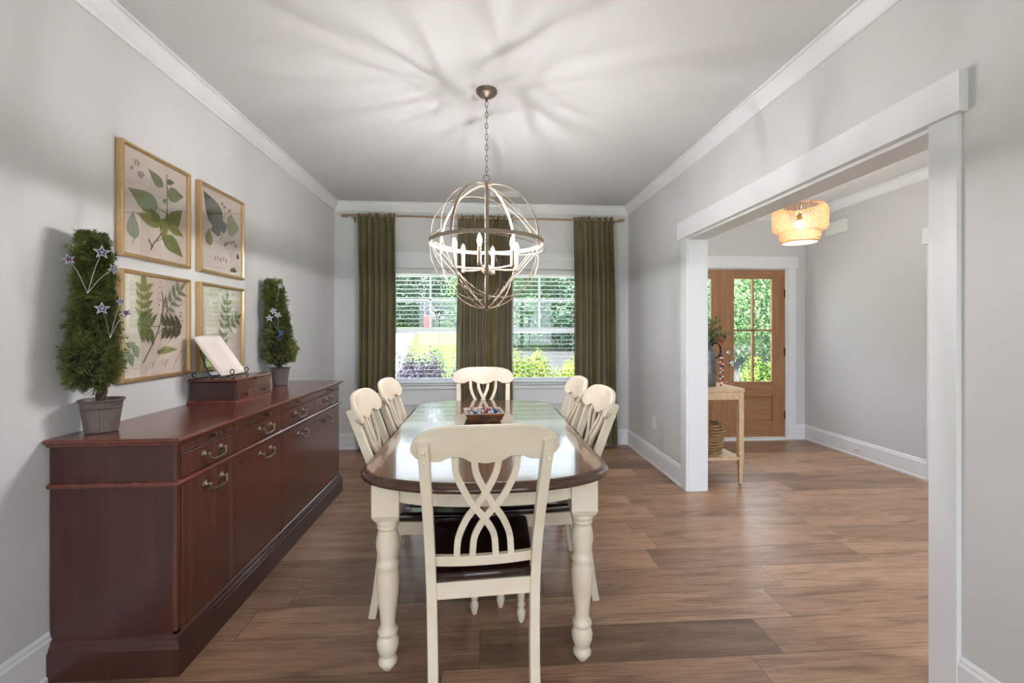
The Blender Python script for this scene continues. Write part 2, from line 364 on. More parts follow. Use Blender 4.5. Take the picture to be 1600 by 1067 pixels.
# ---- double entry door
def door_leaf(name, x0, x1, hinge):
    root = tag(bpy.data.objects.new(name, None), kind='structure'); COL.objects.link(root)
    Yd0, Yd1 = FY+.005, FY+.05
    sw = .122; g0, g1 = x0+sw, x1-(x1-3.524 if False else .146)
    if hinge < 0: g0, g1 = x0+.146, x1-sw
    z0, z1 = .03, 2.064
    m = MB(); m.box(x0, g0, Yd0, Yd1, z0, z1); m.box(g1, x1, Yd0, Yd1, z0, z1)
    m.build('stile', M_door, root, bevel=.002)
    m = MB(); m.box(g0, g1, Yd0, Yd1, 1.962, z1); m.box(g0, g1, Yd0, Yd1, .535, .70); m.box(g0, g1, Yd0, Yd1, z0, .232)
    m.build('rail', M_doorh, root, bevel=.002)
    m = MB(); m.box(g0, g1, Yd0+.014, Yd1-.01, .232, .535)
    m.prism([(g0+.02, .255), (g1-.02, .255), (g1-.02, .512), (g0+.02, .512)], Yd0+.008, Yd0+.02, 'y')
    for (a, b, c, d) in [(g0, g0+.02, .232, .535), (g1-.02, g1, .232, .535), (g0, g1, .232, .252), (g0, g1, .515, .535)]: m.box(a, b, Yd0+.006, Yd0+.02, c, d)
    m.build('door_panel', M_doorh, root, bevel=.003)
    xm = (g0+g1)/2
    m = MB(); m.box(xm-.011, xm+.011, Yd0+.004, Yd1-.004, .70, 1.962); m.box(g0, g1, Yd0+.004, Yd1-.004, 1.318, 1.342)
    for (a, b, c, d) in [(g0, g0+.008, .70, 1.962), (g1-.008, g1, .70, 1.962), (g0, g1, .70, .708), (g0, g1, 1.954, 1.962)]: m.box(a, b, Yd0+.006, Yd1-.006, c, d)
    m.build('muntin', M_door, root, bevel=.002)
    MB().box(g0, g1, Yd0+.02, Yd0+.025, .70, 1.962).build('glass', M_glass, root)
    hx = x1 if hinge > 0 else x0
    for z in (.30, 1.07, 1.78):
        MB().box(hx-.006, hx+.012, Yd0-.012, Yd0+.002, z-.05, z+.05).build('hinge', M_bronze, root, bevel=.002)
    return root, Yd0
d1, yd = door_leaf('door_1', 2.907, 3.672, 1)
kb = MB(); kb.M = Matrix.Translation((2.968, yd, .935)) @ Matrix.Rotation(PI/2, 4, 'X')
kb.lathe([(.001, 0), (.03, 0), (.03, .006), (.011, .012), (.011, .03), (.024, .038), (.029, .05), (.027, .062), (.015, .07), (.001, .071)], 24); kb.build('door_knob', M_nickel, d1)
kb = MB(); kb.M = Matrix.Translation((2.955, yd, 1.06)) @ Matrix.Rotation(PI/2, 4, 'X')
kb.lathe([(.001, 0), (.03, 0), (.03, .012), (.024, .018), (.001, .018)], 24); kb.box(-.004, .004, -.016, .016, .018, .034); kb.build('deadbolt', M_nickel, d1)
kb = MB(); kb.M = Matrix.Translation((2.942, yd, .70)) @ Matrix.Rotation(PI/2, 4, 'X'); kb.lathe([(.001, 0), (.01, 0), (.01, .006), (.001, .008)], 14); kb.build('door_bolt', M_nickel, d1)
d3, _ = door_leaf('door_3', 2.118, 2.882, -1)
MB().box(2.876, 2.912, yd-.004, yd+.012, .03, 2.064).build('astragal', M_door, d3, bevel=.002)
# ---- windows
for wi, (a, b) in enumerate(WN):
    root = tag(bpy.data.objects.new('window_%d' % (wi+1), None), kind='structure'); COL.objects.link(root)
    ya, yb = YB+.07, YB+.14; f = .035
    m = MB()
    m.box(a, a+f, ya, yb, WZ0, WZ1); m.box(b-f, b, ya, yb, WZ0, WZ1); m.box(a+f, b-f, ya, yb, WZ1-f, WZ1); m.box(a+f, b-f, ya, yb, WZ0, WZ0+f)
    m.build('window_frame', M_trim, root, bevel=.002)
    xm = (a+b)/2; zm = 1.326; s = .045
    def sash(y0, y1, z0, z1, mun):
        m = MB(); m.box(a+f, a+f+s, y0, y1, z0, z1); m.box(b-f-s, b-f, y0, y1, z0, z1); m.box(a+f+s, b-f-s, y0, y1, z0, z0+s); m.box(a+f+s, b-f-s, y0, y1, z1-s, z1)
        if mun: m.box(xm-.011, xm+.011, y0+.008, y1-.008, z0+s, z1-s); m.box(a+f+s, b-f-s, y0+.008, y1-.008, 1.672, 1.694)
        sh = m.build('sash', M_trim, root, bevel=.002)
        MB().box(a+f+s, b-f-s, (y0+y1)/2-.002, (y0+y1)/2+.002, z0+s, z1-s).build('glass', M_glass, sh)
    sash(ya+.036, yb-.004, zm-.03, WZ1-f, True); sash(ya+.004, ya+.034, WZ0+f, zm+.03, False)
# casing, stool and apron around the pair
w = MB(); w.box(WN[0][0]-.1, WN[0][0], YB-.018, YB, WZ0, WZ1); w.box(WN[1][1], WN[1][1]+.1, YB-.018, YB, WZ0, WZ1); w.box(WN[0][1], WN[1][0], YB-.018, YB, WZ0, WZ1)
w.box(WN[0][0]-.12, WN[1][1]+.12, YB-.03, YB, WZ1, WZ1+.15); w.box(WN[0][0]-.13, WN[1][1]+.13, YB-.045, YB, WZ1+.15, WZ1+.172)
struct(w, 'trim_9', M_trim, bevel=.0015)
w = MB(); w.box(WN[0][0]-.13, WN[1][1]+.13, YB-.05, YB+.07, WZ0-.03, WZ0); w.box(WN[0][0]-.1, WN[1][1]+.1, YB-.02, YB, WZ0-.21, WZ0-.03)
for a, b in WN: w.box(a-.002, a+.006, YB, YB+.07, WZ0, WZ1); w.box(b-.006, b+.002, YB, YB+.07, WZ0, WZ1); w.box(a, b, YB, YB+.07, WZ1-.006, WZ1+.002)
struct(w, 'trim_10', M_trim, bevel=.0015)
# ---- blinds (things)
def blind(a, b, label):
    t = thing('window_blind', ((a+b)/2, YB+.035, WZ0), 0, label, 'blind', 'window blinds')
    h = (b-a)/2-.012
    MB().box(-h, h, -.028, .028, WZ1-WZ0-.06, WZ1-WZ0-.008).build('headrail', M_blind, t, bevel=.002)
    m = MB(); n = 26; z0, z1 = .035, WZ1-WZ0-.085
    for i in range(n):
        z = z0+(z1-z0)*i/(n-1); tl = .0016
        m.sweep([(-h, 0, z), (h, 0, z)], [(-.024, -.0012-tl), (.024, -.0012+tl), (.024, .0012+tl), (0, .0026), (-.024, .0012-tl)])
    m.build('slats', M_blind, t)
    MB().box(-h, h, -.025, .025, .003, .018).build('bottom_rail', M_blind, t, bevel=.003)
    for x in (-h+.16, h-.16):
        m = MB(); m.tube([(x, -.026, .01), (x, -.026, z1+.03)], .0009, 5); m.tube([(x, .026, .01), (x, .026, z1+.03)], .0009, 5); m.build('ladder_cord', M_blind, t)
    return t
blind(*WN[0], 'white slatted blind covering the left window, with the red bin behind it')
blind(*WN[1], 'white slatted blind covering the right window, with the yellow shrubs behind it')

# ------------------------------------------------------------ curtains and rod
t = thing('curtain_rod', (0, 4.94, 2.583), 0, 'thin brass curtain rod running above the two windows', 'curtain rod')
m = MB(); m.M = Matrix.Rotation(R(-.35), 4, 'Y').inverted(); m.tube([(-1.50, 0, 0), (1.56, 0, 0)], .0095, 12, up=(0, 1, 0)); rod = m.build('rod', M_rod, t)
for s in (-1, 1):
    x = -1.51 if s < 0 else 1.57
    m = MB(); m.M = Matrix.Translation((x, 0, 0)) @ Matrix.Rotation(s*PI/2, 4, 'Y'); m.lathe([(.001, -.03), (.015, -.03), (.015, .03), (.011, .034), (.001, .034)], 16); m.build('finial', M_rod, t)
for x in (-1.43, .02, 1.50):
    m = MB(); m.tube([(x, 0, -.012), (x, .02, -.014), (x, .095, -.014)], .005, 8); m.box(x-.008, x+.008, .09, .108, -.045, .02); m.build('bracket', M_rod, t)
def curtain(x0, x1, bx0, bx1, folds, label, seed):
    rnd = random.Random(seed)
    t = thing('velvet_curtain', ((x0+x1)/2, 4.94, 0), 0, label, 'curtain', 'olive velvet curtains')
    cx = (x0+x1)/2; N = folds*14; rows = 46; ph = [rnd.uniform(-.8, .8) for _ in range(folds+2)]; am = [rnd.uniform(.6, 1.25) for _ in range(folds+2)]
    ph2 = rnd.uniform(0, 6)
    rings = []
    for j in range(rows+1):
        z = .015+(2.612-.015)*j/rows; top = max(0, (z-2.50)/.11); u = 1-z/2.6; r = []
        a0 = bx0+(x0-bx0)*(1-u); a1 = bx1+(x1-bx1)*(1-u)
        for i in range(N+1):
            s = i/N; k = s*folds; ki = int(k); fr = k-ki
            q = ph[ki]*(1-fr)+ph[ki+1]*fr; A = am[ki]*(1-fr)+am[ki+1]*fr
            amp = (.044+.012*u)*(1-.45*min(1, top))
            wob = .5*math.sin(3*u+q*3+ph2)
            y = amp*A*math.sin(2*PI*k+q+wob*u*1.2)+.002*math.sin(2*PI*k*1.6+q*4+u*5)
            xx = a0+(a1-a0)*s+.010*math.sin(4*PI*k+q)*(1-top*.5)+.006*math.sin(u*7+q*2)
            if top > 0: y += .010*math.sin(2*PI*k*2.6+q*5)*min(1, top*1.6)
            zz = z+(.008*math.sin(2*PI*k*1.7+q*3) if j == rows else 0)
            r.append((xx-cx, y-.004, zz))
        rings.append(r)
    m = MB(); m.loft(rings, cap=False, closed=False, smooth=True)
    m.build('curtain_fabric', M_velvet, t, solid=.003)
    m = MB(); pts = [(p[0], p[1]-.003, 2.535) for p in rings[-2]]; m.tube(pts, .0022, 5); m.build('header_seam', M_velvet, t)
    return t
curtain(-1.362, -.948, -1.345, -.952, 6, 'olive velvet curtain at the left end of the rod', 3)
curtain(-.288, .328, -.30, .343, 9, 'olive velvet curtain hanging between the two windows behind the chandelier', 5)
curtain(1.02, 1.478, 1.04, 1.53, 7, 'olive velvet curtain at the right end of the rod beside the right wall', 9)

# ------------------------------------------------------------ dining table
TC = Vector((.015, 2.57)); HA, HB, HL = .517, .30, .98
def outline(off=0, n=22, e=2.35):
    pts = []
    for k in range(2):
        sgn = -1 if k == 0 else 1
        for i in range(n+1):
            th = PI*i/n
            ca, sa = math.cos(th), math.sin(th)
            x = (HA-off)*math.copysign(abs(ca)**(2/e), ca)*(-1); y = (HB-off)*abs(sa)**(2/e)
            pts.append((x if sgn < 0 else -x, sgn*(HL-HB+y)))
    return pts
t = thing('dining_table', (TC.x, TC.y, 0), 0, 'long oval-ended dining table with walnut top and cream turned legs', 'table')
prof = [(.035, .737), (.012, .737), (.003, .741), (0, .747), (0, .753), (.004, .759), (.012, .763), (.015, .765), (.016, .769), (.020, .773), (.027, .775)]
def top_section(y0, y1, name):
    m = MB(); rings = []
    for d, z in prof:
        o = outline(d); sec = []
        n = len(o)
        if y0 is None: sec = [(x, y, z) for x, y in o if y < y1-.001]; sec += [(sec[-1][0], y1, z)]; sec = [(sec[0][0], y1, z)]+sec
        elif y1 is None: sec = [(x, y, z) for x, y in o if y > y0+.001]; sec += [(sec[-1][0], y0, z)]; sec = [(sec[0][0], y0, z)]+sec
        else: hw = HA-d; sec = [(-hw, y1, z), (-hw, y0, z), (hw, y0, z), (hw, y1, z)]
        rings.append(sec)
    m.mi = 1; m.loft(rings, cap=False, smooth=True); K = len(rings[0])
    m.mi = 0; m.add(rings[-1], [tuple(range(K))]); m.add(rings[0], [tuple(range(K))[::-1]])
    for f in range(len(m.f)):
        pass
    return m.build(name, [M_ttop, M_tedge], t)
top_section(None, -.251, 'tabletop'); top_section(-.2495, .2495, 'table_leaf'); top_section(.251, None, 'tabletop')
m = MB(); ro, ri = outline(.078), outline(.10)
n = len(ro); vs = [(x, y, .665) for x, y in ro]+[(x, y, .737) for x, y in ro]+[(x, y, .737) for x, y in ri]+[(x, y, .665) for x, y in ri]
fs = []
for i in range(n):
    j = (i+1) % n
    for a, b in ((0, 1), (1, 2), (2, 3), (3, 0)): fs.append((a*n+i, a*n+j, b*n+j, b*n+i))
m.add(vs, fs); m.build('apron', M_cream, t)
LP = [(.018, 0), (.02, .006), (.028, .012), (.036, .024), (.037, .034), (.030, .048), (.027, .054), (.033, .062), (.041, .085), (.043, .105), (.036, .128), (.031, .134), (.038, .142), (.040, .150), (.036, .158), (.029, .166), (.028, .185), (.033, .23), (.040, .29), (.0435, .335), (.042, .375), (.038, .395), (.042, .402), (.044, .412), (.041, .424), (.036, .432), (.036, .440), (.042, .465), (.046, .492), (.043, .52), (.037, .545), (.036, .552), (.041, .556), (.042, .563), (.039, .568), (.043, .574), (.046, .582), (.044, .592)]
def tleg(x, y):
    m = MB(); m.lathe(LP, 28, (x, y, 0))
    b = .053; m.box(x-b, x+b, y-b, y+b, .612, .737)
    m.loft([[(x+a*s, y+c*s, z) for a, c in ((-1, -1), (1, -1), (1, 1), (-1, 1))] for s, z in ((.038, .588), (.046, .598), (b, .6125))], smooth=False)
    return m.build('leg', M_cream, t, bevel=.004)
for x in (-.39, .385):
    for y in (-.80, .80): tleg(x, y)

# ------------------------------------------------------------ chairs
def back_y(z): return lerp_list([(0, -.26), (.2, -.235), (.43, -.21)], z) if z < .43 else (-.21-.015*(z-.43)/.17 if z < .6 else -.225-.355*(z-.60))
def chair():
    t = thing('dining_chair', (0, 0, 0), 0, 'x', 'chair', 'cream dining chairs')
    for s in (-1, 1):
        pts = catmull([(s*.178, -.262, 0), (s*.178, -.238, .15), (s*.183, -.213, .38), (s*.188, -.215, .52), (s*.193, -.246, .66), (s*.200, -.313, .85), (s*.2055, -.356, .968)], 5)
        m = MB(); m.sweep(pts, rect(.036, .036), up=(0, 1, 0)); m.build('leg', M_cream, t, bevel=.004, label='rear leg that runs up as the back post')
        for z in (.905, .94):
            m = MB(); m.ball((s*(.204), back_y(z)-.0185, z), .0078, 10); m.build('peg', M_cream, t)
    def cy(x, z): return back_y(z)+.03-.030*(1-(x/.25)**2)   # bowed back plane, in front of the posts
    bot = [(0, .889), (.18, .895), (.36, .914), (.47, .913), (.64, .896), (.8, .897), (.93, .906), (1, .93)]
    N = 48; rings = []
    for i in range(N+1):
        s = -1+2*i/N; x = s*.248; a = abs(s)
        zt = .945+.083*max(0, 1-a**4.2)**.45-.006*a*a; zb = lerp_list(bot, a)
        if a == 1: zt = .952
        r = []
        for z, dy in ((zb, 0), (zb+.005, -.012), (zt-.006, -.012), (zt, -.005), (zt, .005), (zt-.006, .012), (zb+.005, .012)):
            r.append((x, cy(x, z)+dy, z))
        rings.append(r)
    MB().loft(rings, smooth=False).build('crest_rail', M_cream, t)
    N = 14; rings = []
    for i in range(N+1):
        x = -.178+.356*i/N
        rings.append([(x, cy(x, z)+dy, z) for z, dy in ((.498, -.01), (.534, -.01), (.534, .012), (.498, .012))])
    MB().loft(rings, smooth=False).build('back_rail', M_cream, t, bevel=.002)
    zz_ = lambda L_: [(x, .915-(.915-z)*1.075) for x, z in L_]
    A = [(-.104, .915), (-.097, .85), (-.054, .762), (0, .692), (.034, .628), (.042, .55)]
    B = [(-.042, .915), (-.030, .85), (.022, .752), (.064, .690), (.091, .622), (.097, .55)]
    A, B = zz_(A), zz_(B)
    for P, k in ((A, 0), (B, 1), ([(-x, z) for x, z in A], 2), ([(-x, z) for x, z in B], 3)):
        pts = [(q.x, cy(q.x, q.y)+.003*math.sin((q.y-.55)*34+(k >= 2)*PI), q.y) for q in catmull([(x, z, 0) for x, z in P], 7)]
        m = MB(); m.sweep(pts, rect(.023, .013), up=(0, 1, 0)); m.build('back_splat', M_cream, t, bevel=.002)
    # seat
    rings = []
    K = 18; ys = [-.222+.47*j/K for j in range(K+1)]
    def hw(y): return .186+.046*((y+.222)/.47) - (.035*max(0, (y-.215)/.033)**2)
    m = MB(); pts = [( hw(y), y) for y in ys]+[(-hw(y), y) for y in ys[::-1]]
    n = len(pts)
    rg = []
    for sc, z in ((.965, .444), (.99, .448), (1, .456), (1, .466), (.985, .474), (.96, .476), (.80, .472), (.5, .466)):
        rg.append([(x*sc, .01+(y-.01)*sc, z) for x, y in pts])
    m.loft(rg, smooth=True); m.build('seat', M_seat, t)
    m = MB(); m.box(-.17, .17, -.222, -.198, .385, .444); m.box(-.19, .19, .205, .226, .385, .444)
    for s in (-1, 1): m.prism([(s*.178, -.20), (s*.2, -.20), (s*.222, .21), (s*.2, .21)][::s], .385, .444)
    m.build('seat_frame', M_cream, t, bevel=.002)
    fl = [(.011, 0), (.014, .01), (.019, .03), (.020, .045), (.013, .062), (.012, .066), (.018, .074), (.018, .082), (.013, .09), (.015, .10), (.020, .15), (.024, .22), (.024, .25), (.018, .282), (.018, .288), (.024, .298), (.024, .306), (.018, .315), (.02, .33)]
    for s in (-1, 1):
        m = MB(); m.lathe(fl, 18, (s*.2, .208, 0)); m.box(s*.2-.021, s*.2+.021, .187, .229, .328, .444); m.build('leg', M_cream, t, bevel=.002, label='turned front leg')
    return t
proto = chair(); KIDS[proto.name] = children(proto)
CH = [((-.012, 1.792), R(4), 'cream dining chair at the near end of the table, its back to the viewer'),
      ((.0, 3.295), R(180), 'cream dining chair at the far end of the table in front of the middle curtain'),
      ((-.256, 2.275), R(-88), 'cream dining chair on the sideboard side of the table, nearer of the two there'),
      ((-.247, 2.79), R(-90), 'cream dining chair on the sideboard side of the table, farther of the two there'),
      ((.288, 2.33), R(91), 'cream dining chair on the foyer side of the table, nearer of the two there'),
      ((.270, 2.825), R(90), 'cream dining chair on the foyer side of the table, farther of the two there')]
for i, ((x, y), a, lb) in enumerate(CH):
    o = proto if i == 0 else copy_tree(proto)
    o.location = (x, y, 0); o.rotation_euler = (0, 0, a); o['label'] = lb

# ------------------------------------------------------------ bowl of balls
t = thing('wooden_bowl', (.002, 2.75, .776), R(6), 'rectangular carved wooden bowl full of red, white and blue balls on the table', 'bowl')
def rr(w, h, r=.02, n=5):
    P = []
    for cx, cy, a0 in ((w/2-r, h/2-r, 0), (-w/2+r, h/2-r, 90), (-w/2+r, -h/2+r, 180), (w/2-r, -h/2+r, 270)):
        for i in range(n+1): a = R(a0+90*i/n); P.append((cx+r*math.cos(a), cy+r*math.sin(a)))
    return P
m = MB(); F = [(.19, .18, 0), (.205, .20, .012), (.238, .245, .055)]
m.mi = 0; m.loft([[(x, y, z) for x, y in rr(a, b)] for a, b, z in F], cap=False, smooth=False); m.add([(x, y, 0) for x, y in rr(.19, .18)], [tuple(range(24))[::-1]])
m.mi = 1; m.loft([[(x, y, z) for x, y in rr(a, b)] for a, b, z in [(.238, .245, .055), (.212, .218, .056), (.17, .165, .014)]], cap=False, smooth=False)
m.mi = 0; m.add([(x, y, .014) for x, y in rr(.17, .165)], [tuple(range(24))])
m.build('bowl_body', [M_bowlw, M_bowlr], t)
m = MB(); m.prism([(x, z) for x, z in [(.035*math.cos(R(180+180*i/10)), .040+.020*math.sin(R(180+180*i/10))) for i in range(11)]], -.1225, -.104, 'y'); m.build('carved_handle', mat('dark_carving', lin(70, 42, 32), .7), t)
balls = {}
for nm, mm in (('red', M_redc), ('white', M_whitec), ('blue', M_bluec)):
    b = MB(); b.ball((0, 0, 0), .0098, 12); balls[nm] = (b, mm)
rnd = random.Random(4); placed = []
k = 0; tries = 0; bob = {}
ca, sa = math.cos(R(6)), math.sin(R(6))
for lay, z, wx, wy in ((0, .0245, .14, .13), (1, .040, .172, .172), (2, .0555, .16, .16)):
    for _ in range(500):
        x, y = rnd.uniform(-wx/2, wx/2), rnd.uniform(-wy/2, wy/2)
        if any((x-a)**2+(y-b)**2+(z-c)**2 < .0188**2 for a, b, c in placed): continue
        if lay == 0 and rnd.random() < .5: continue
        placed.append((x, y, z))
for (x, y, z) in placed:
    nm = rnd.choice(['red', 'white', 'blue', 'white', 'blue'])
    if nm not in bob: o = balls[nm][0].build('ball', balls[nm][1]); bob[nm] = o
    else: o = bob[nm].copy(); COL.objects.link(o)
    o.location = (.002+x*ca-y*sa, 2.75+x*sa+y*ca, .776+z)
    tag(o, 'small %s round ball piled in the wooden bowl on the table' % nm, 'ball', '%s balls in the wooden bowl' % nm)

# ------------------------------------------------------------ sideboard
SX0, SX1, SY0, SY1 = -1.655, -1.19, 1.80, 3.735
t = thing('sideboard', (0, 0, 0), 0, 'long mahogany sideboard with brass bail handles against the left wall', 'sideboard')
bx = lambda a, b, c, d, e, f, nm, mm, bv=.002, par=None, lb=None: MB().box(a, b, c, d, e, f).build(nm, mm, par or t, bevel=bv, label=lb)
m = MB(); m.box(SX0, SX1-.012, SY0, SY1, .02, .885)
m.build('body', M_mahogend, t, bevel=.002)
m = MB()   # face frame
for (a, b, c, d) in ((SY0, SY0+.022, .13, .885), (SY1-.022, SY1, .13, .885), (2.672, 2.70, .13, .885), (SY0, SY1, .845, .852), (SY0, SY1, .13, .16)): m.box(SX1-.014, SX1, a, b, c, d)
m.build('face_frame', M_mahog, t, bevel=.0015)
def mould(nm, z0, z1, outs, mm=M_mahogtop):
    m = MB(); rings = []
    for d, z in outs: rings.append([(SX0, SY0-d, z), (SX1+d, SY0-d, z), (SX1+d, SY1+d, z), (SX0, SY1+d, z)])
    m.loft(rings, smooth=False); return m.build(nm, mm, t)
mould('top', 0, 0, [(.010, .884), (.014, .888), (.014, .893), (.026, .899), (.030, .904), (.030, .909), (.024, .911), (.022, .915)])
mould('waist_moulding', 0, 0, [(.0005, .722), (.010, .725), (.014, .731), (.014, .736), (.009, .742), (.0005, .744)])
mould('plinth', 0, 0, [(.024, 0), (.024, .105), (.018, .112), (.016, .122), (.010, .130), (.008, .142), (.0005, .148)], M_mahogend)
def pull(par, y, z, w=.118):
    m = MB(); x = SX1+.002
    for s in (-1, 1):
        m.M = Matrix.Translation((x, y+s*w/2, z)) @ Matrix.Rotation(PI/2, 4, 'Y')
        m.lathe([(.001, 0), (.016, 0), (.0165, .002), (.013, .004), (.011, .005), (.006, .007), (.005, .018), (.008, .021), (.008, .026), (.001, .029)], 16)
        m.M = Matrix.Identity(4)
    q = x+.022
    pts = catmull([(q, y-w/2, z), (q+.004, y-w/2+.002, z-.014), (q+.006, y-w/2+.016, z-.025), (q+.007, y, z-.029), (q+.006, y+w/2-.016, z-.025), (q+.004, y+w/2-.002, z-.014), (q, y+w/2, z)], 5)
    m.tube(pts, .0035, 8, up=(1, 0, 0), scale=[1+.35*math.sin(PI*i/(len(pts)-1)) for i in range(len(pts))])
    m.build('handle', M_brass, par)
def lockk(par, y, z):
    m = MB(); m.M = Matrix.Translation((SX1+.001, y, z)) @ Matrix.Rotation(PI/2, 4, 'Y'); m.lathe([(.001, 0), (.009, 0), (.009, .003), (.006, .004), (.001, .003)], 14); m.build('lock', M_bronze, par)
def knob(par, y, z):
    m = MB(); m.M = Matrix.Translation((SX1+.001, y, z)) @ Matrix.Rotation(PI/2, 4, 'Y'); m.lathe([(.001, 0), (.006, 0), (.004, .006), (.009, .014), (.009, .018), (.001, .021)], 14); m.build('knob', M_bronze, par)
for (ya, yb) in ((SY0+.024, 2.67), (2.702, SY1-.024)):
    L = yb-ya
    p = bx(SX1-.012, SX1+.001, ya+.002, yb-.002, .854, .883, 'pull_out_tray', M_mahog)
    knob(p, ya+L*.235, .869); knob(p, ya+L*.80, .869)
    p = bx(SX1-.012, SX1+.003, ya+.002, yb-.002, .747, .842, 'drawer', M_mahog)
    pull(p, ya+L*.235, .803); pull(p, ya+L*.785, .803); lockk(p, ya+L*.50, .818)
p = bx(SX1-.012, SX1+.003, SY0+.026, 2.202, .162, .72, 'door', M_mahog); pull(p, 2.03, .672)
p = bx(SX1-.012, SX1+.003, 2.207, 2.668, .162, .72, 'door', M_mahog); pull(p, 2.492, .672); lockk(p, 2.245, .682)
p = bx(SX1-.012, SX1+.003, 2.704, SY1-.026, .162, .72, 'drawer', M_mahog); pull(p, 2.985, .662); pull(p, 3.46, .662); lockk(p, 3.21, .682)

# ------------------------------------------------------------ silverware chest, easel, platter
t = thing('silverware_chest', (-1.52, 2.79, .9155), 0, 'small mahogany chest with a drawer standing on the sideboard', 'chest')
ax, ay = .125, .20
m = MB(); m.box(-ax, ax, -ay, ay, .012, .12); m.build('chest_body', M_mahogend, t, bevel=.002)
m = MB(); m.loft([[(-ax-d, -ay-d, z), (ax+d, -ay-d, z), (ax+d, ay+d, z), (-ax-d, ay+d, z)] for d, z in ((.003, .124), (.006, .127), (.006, .133), (.002, .139))], smooth=False); m.build('lid', M_mahogtop, t)
m = MB(); m.loft([[(-ax-d, -ay-d, z), (ax+d, -ay-d, z), (ax+d, ay+d, z), (-ax-d, ay+d, z)] for d, z in ((.008, 0), (.008, .01), (.001, .017))], smooth=False); m.build('plinth', M_mahogtop, t)
MB().box(ax, ax+.004, -ay+.012, ay-.012, .068, .121).build('front_panel', M_mahog, t, bevel=.001)
dr = MB().box(ax, ax+.004, -ay+.012, ay-.012, .02, .064).build('drawer', M_mahog, t, bevel=.001)
for y in (-.11, .11):
    m = MB(); m.M = Matrix.Translation((ax+.004, y, .042)) @ Matrix.Rotation(PI/2, 4, 'Y'); m.lathe([(.001, 0), (.006, 0), (.004, .005), (.009, .012), (.001, .016)], 12); m.build('knob', M_bronze, dr)
m = MB(); m.M = Matrix.Translation((ax+.005, 0, .125)) @ Matrix.Rotation(PI/2, 4, 'Y'); m.lathe([(.001, 0), (.006, 0), (.009, .010), (.001, .014)], 12); m.build('knob', M_bronze, t)
zt = .9155+.14
t = thing('wire_easel', (-1.50, 2.66, zt), 0, 'black wire easel with curled feet on top of the small chest', 'easel')
m = MB()
for s in (-1, 1):
    y = s*.075
    m.tube(catmull([(-.085, y, .16), (-.03, y, .015), (0.0, y, .010), (.055, y, .012), (.085, y, .022), (.10, y, .042), (.09, y, .055), (.078, y, .045), (.084, y, .028), (.10, y, .008), (.092, y, .002), (.08, y, .012)], 5), .0028, 7, up=(0, 1, 0))
    m.tube(catmull([(-.02, y, .012), (-.09, y, .006), (-.118, y, .010), (-.128, y, .028), (-.115, y, .038), (-.106, y, .028)], 5), .0028, 7, up=(0, 1, 0))
m.tube([(-.085, -.075, .16), (-.085, .075, .16)], .0028, 7); m.tube([(-.02, -.075, .012), (-.02, .075, .012)], .0028, 7)
m.build('wire_frame', M_iron, t)
t = thing('platter', (-1.44, 2.66, zt+.021), 0, 'white square stoneware platter leaning on the black wire easel', 'platter')
m = MB(); m.M = Matrix.Rotation(R(-35), 4, 'Y')
def sq(s, b=.0): return [(s*math.cos(a)*min(1/abs(math.cos(a)) if abs(math.cos(a)) > .02 else 9, 1/abs(math.sin(a)) if abs(math.sin(a)) > .02 else 9)**.93, s*math.sin(a)*min(1/abs(math.cos(a)) if abs(math.cos(a)) > .02 else 9, 1/abs(math.sin(a)) if abs(math.sin(a)) > .02 else 9)**.93) for a in [2*PI*i/48 for i in range(48)]]
rr_ = [(.60, -.016), (.90, -.012), (1.0, 0), (1.0, .004), (.93, .002), (.85, -.006), (.6, -.009)]
m.loft([[(x_, a*f*.128, b*f*.135+.135) for a, b in sq(1)] for f, x_ in rr_], smooth=True)
m.build('platter_body', M_ceram, t)

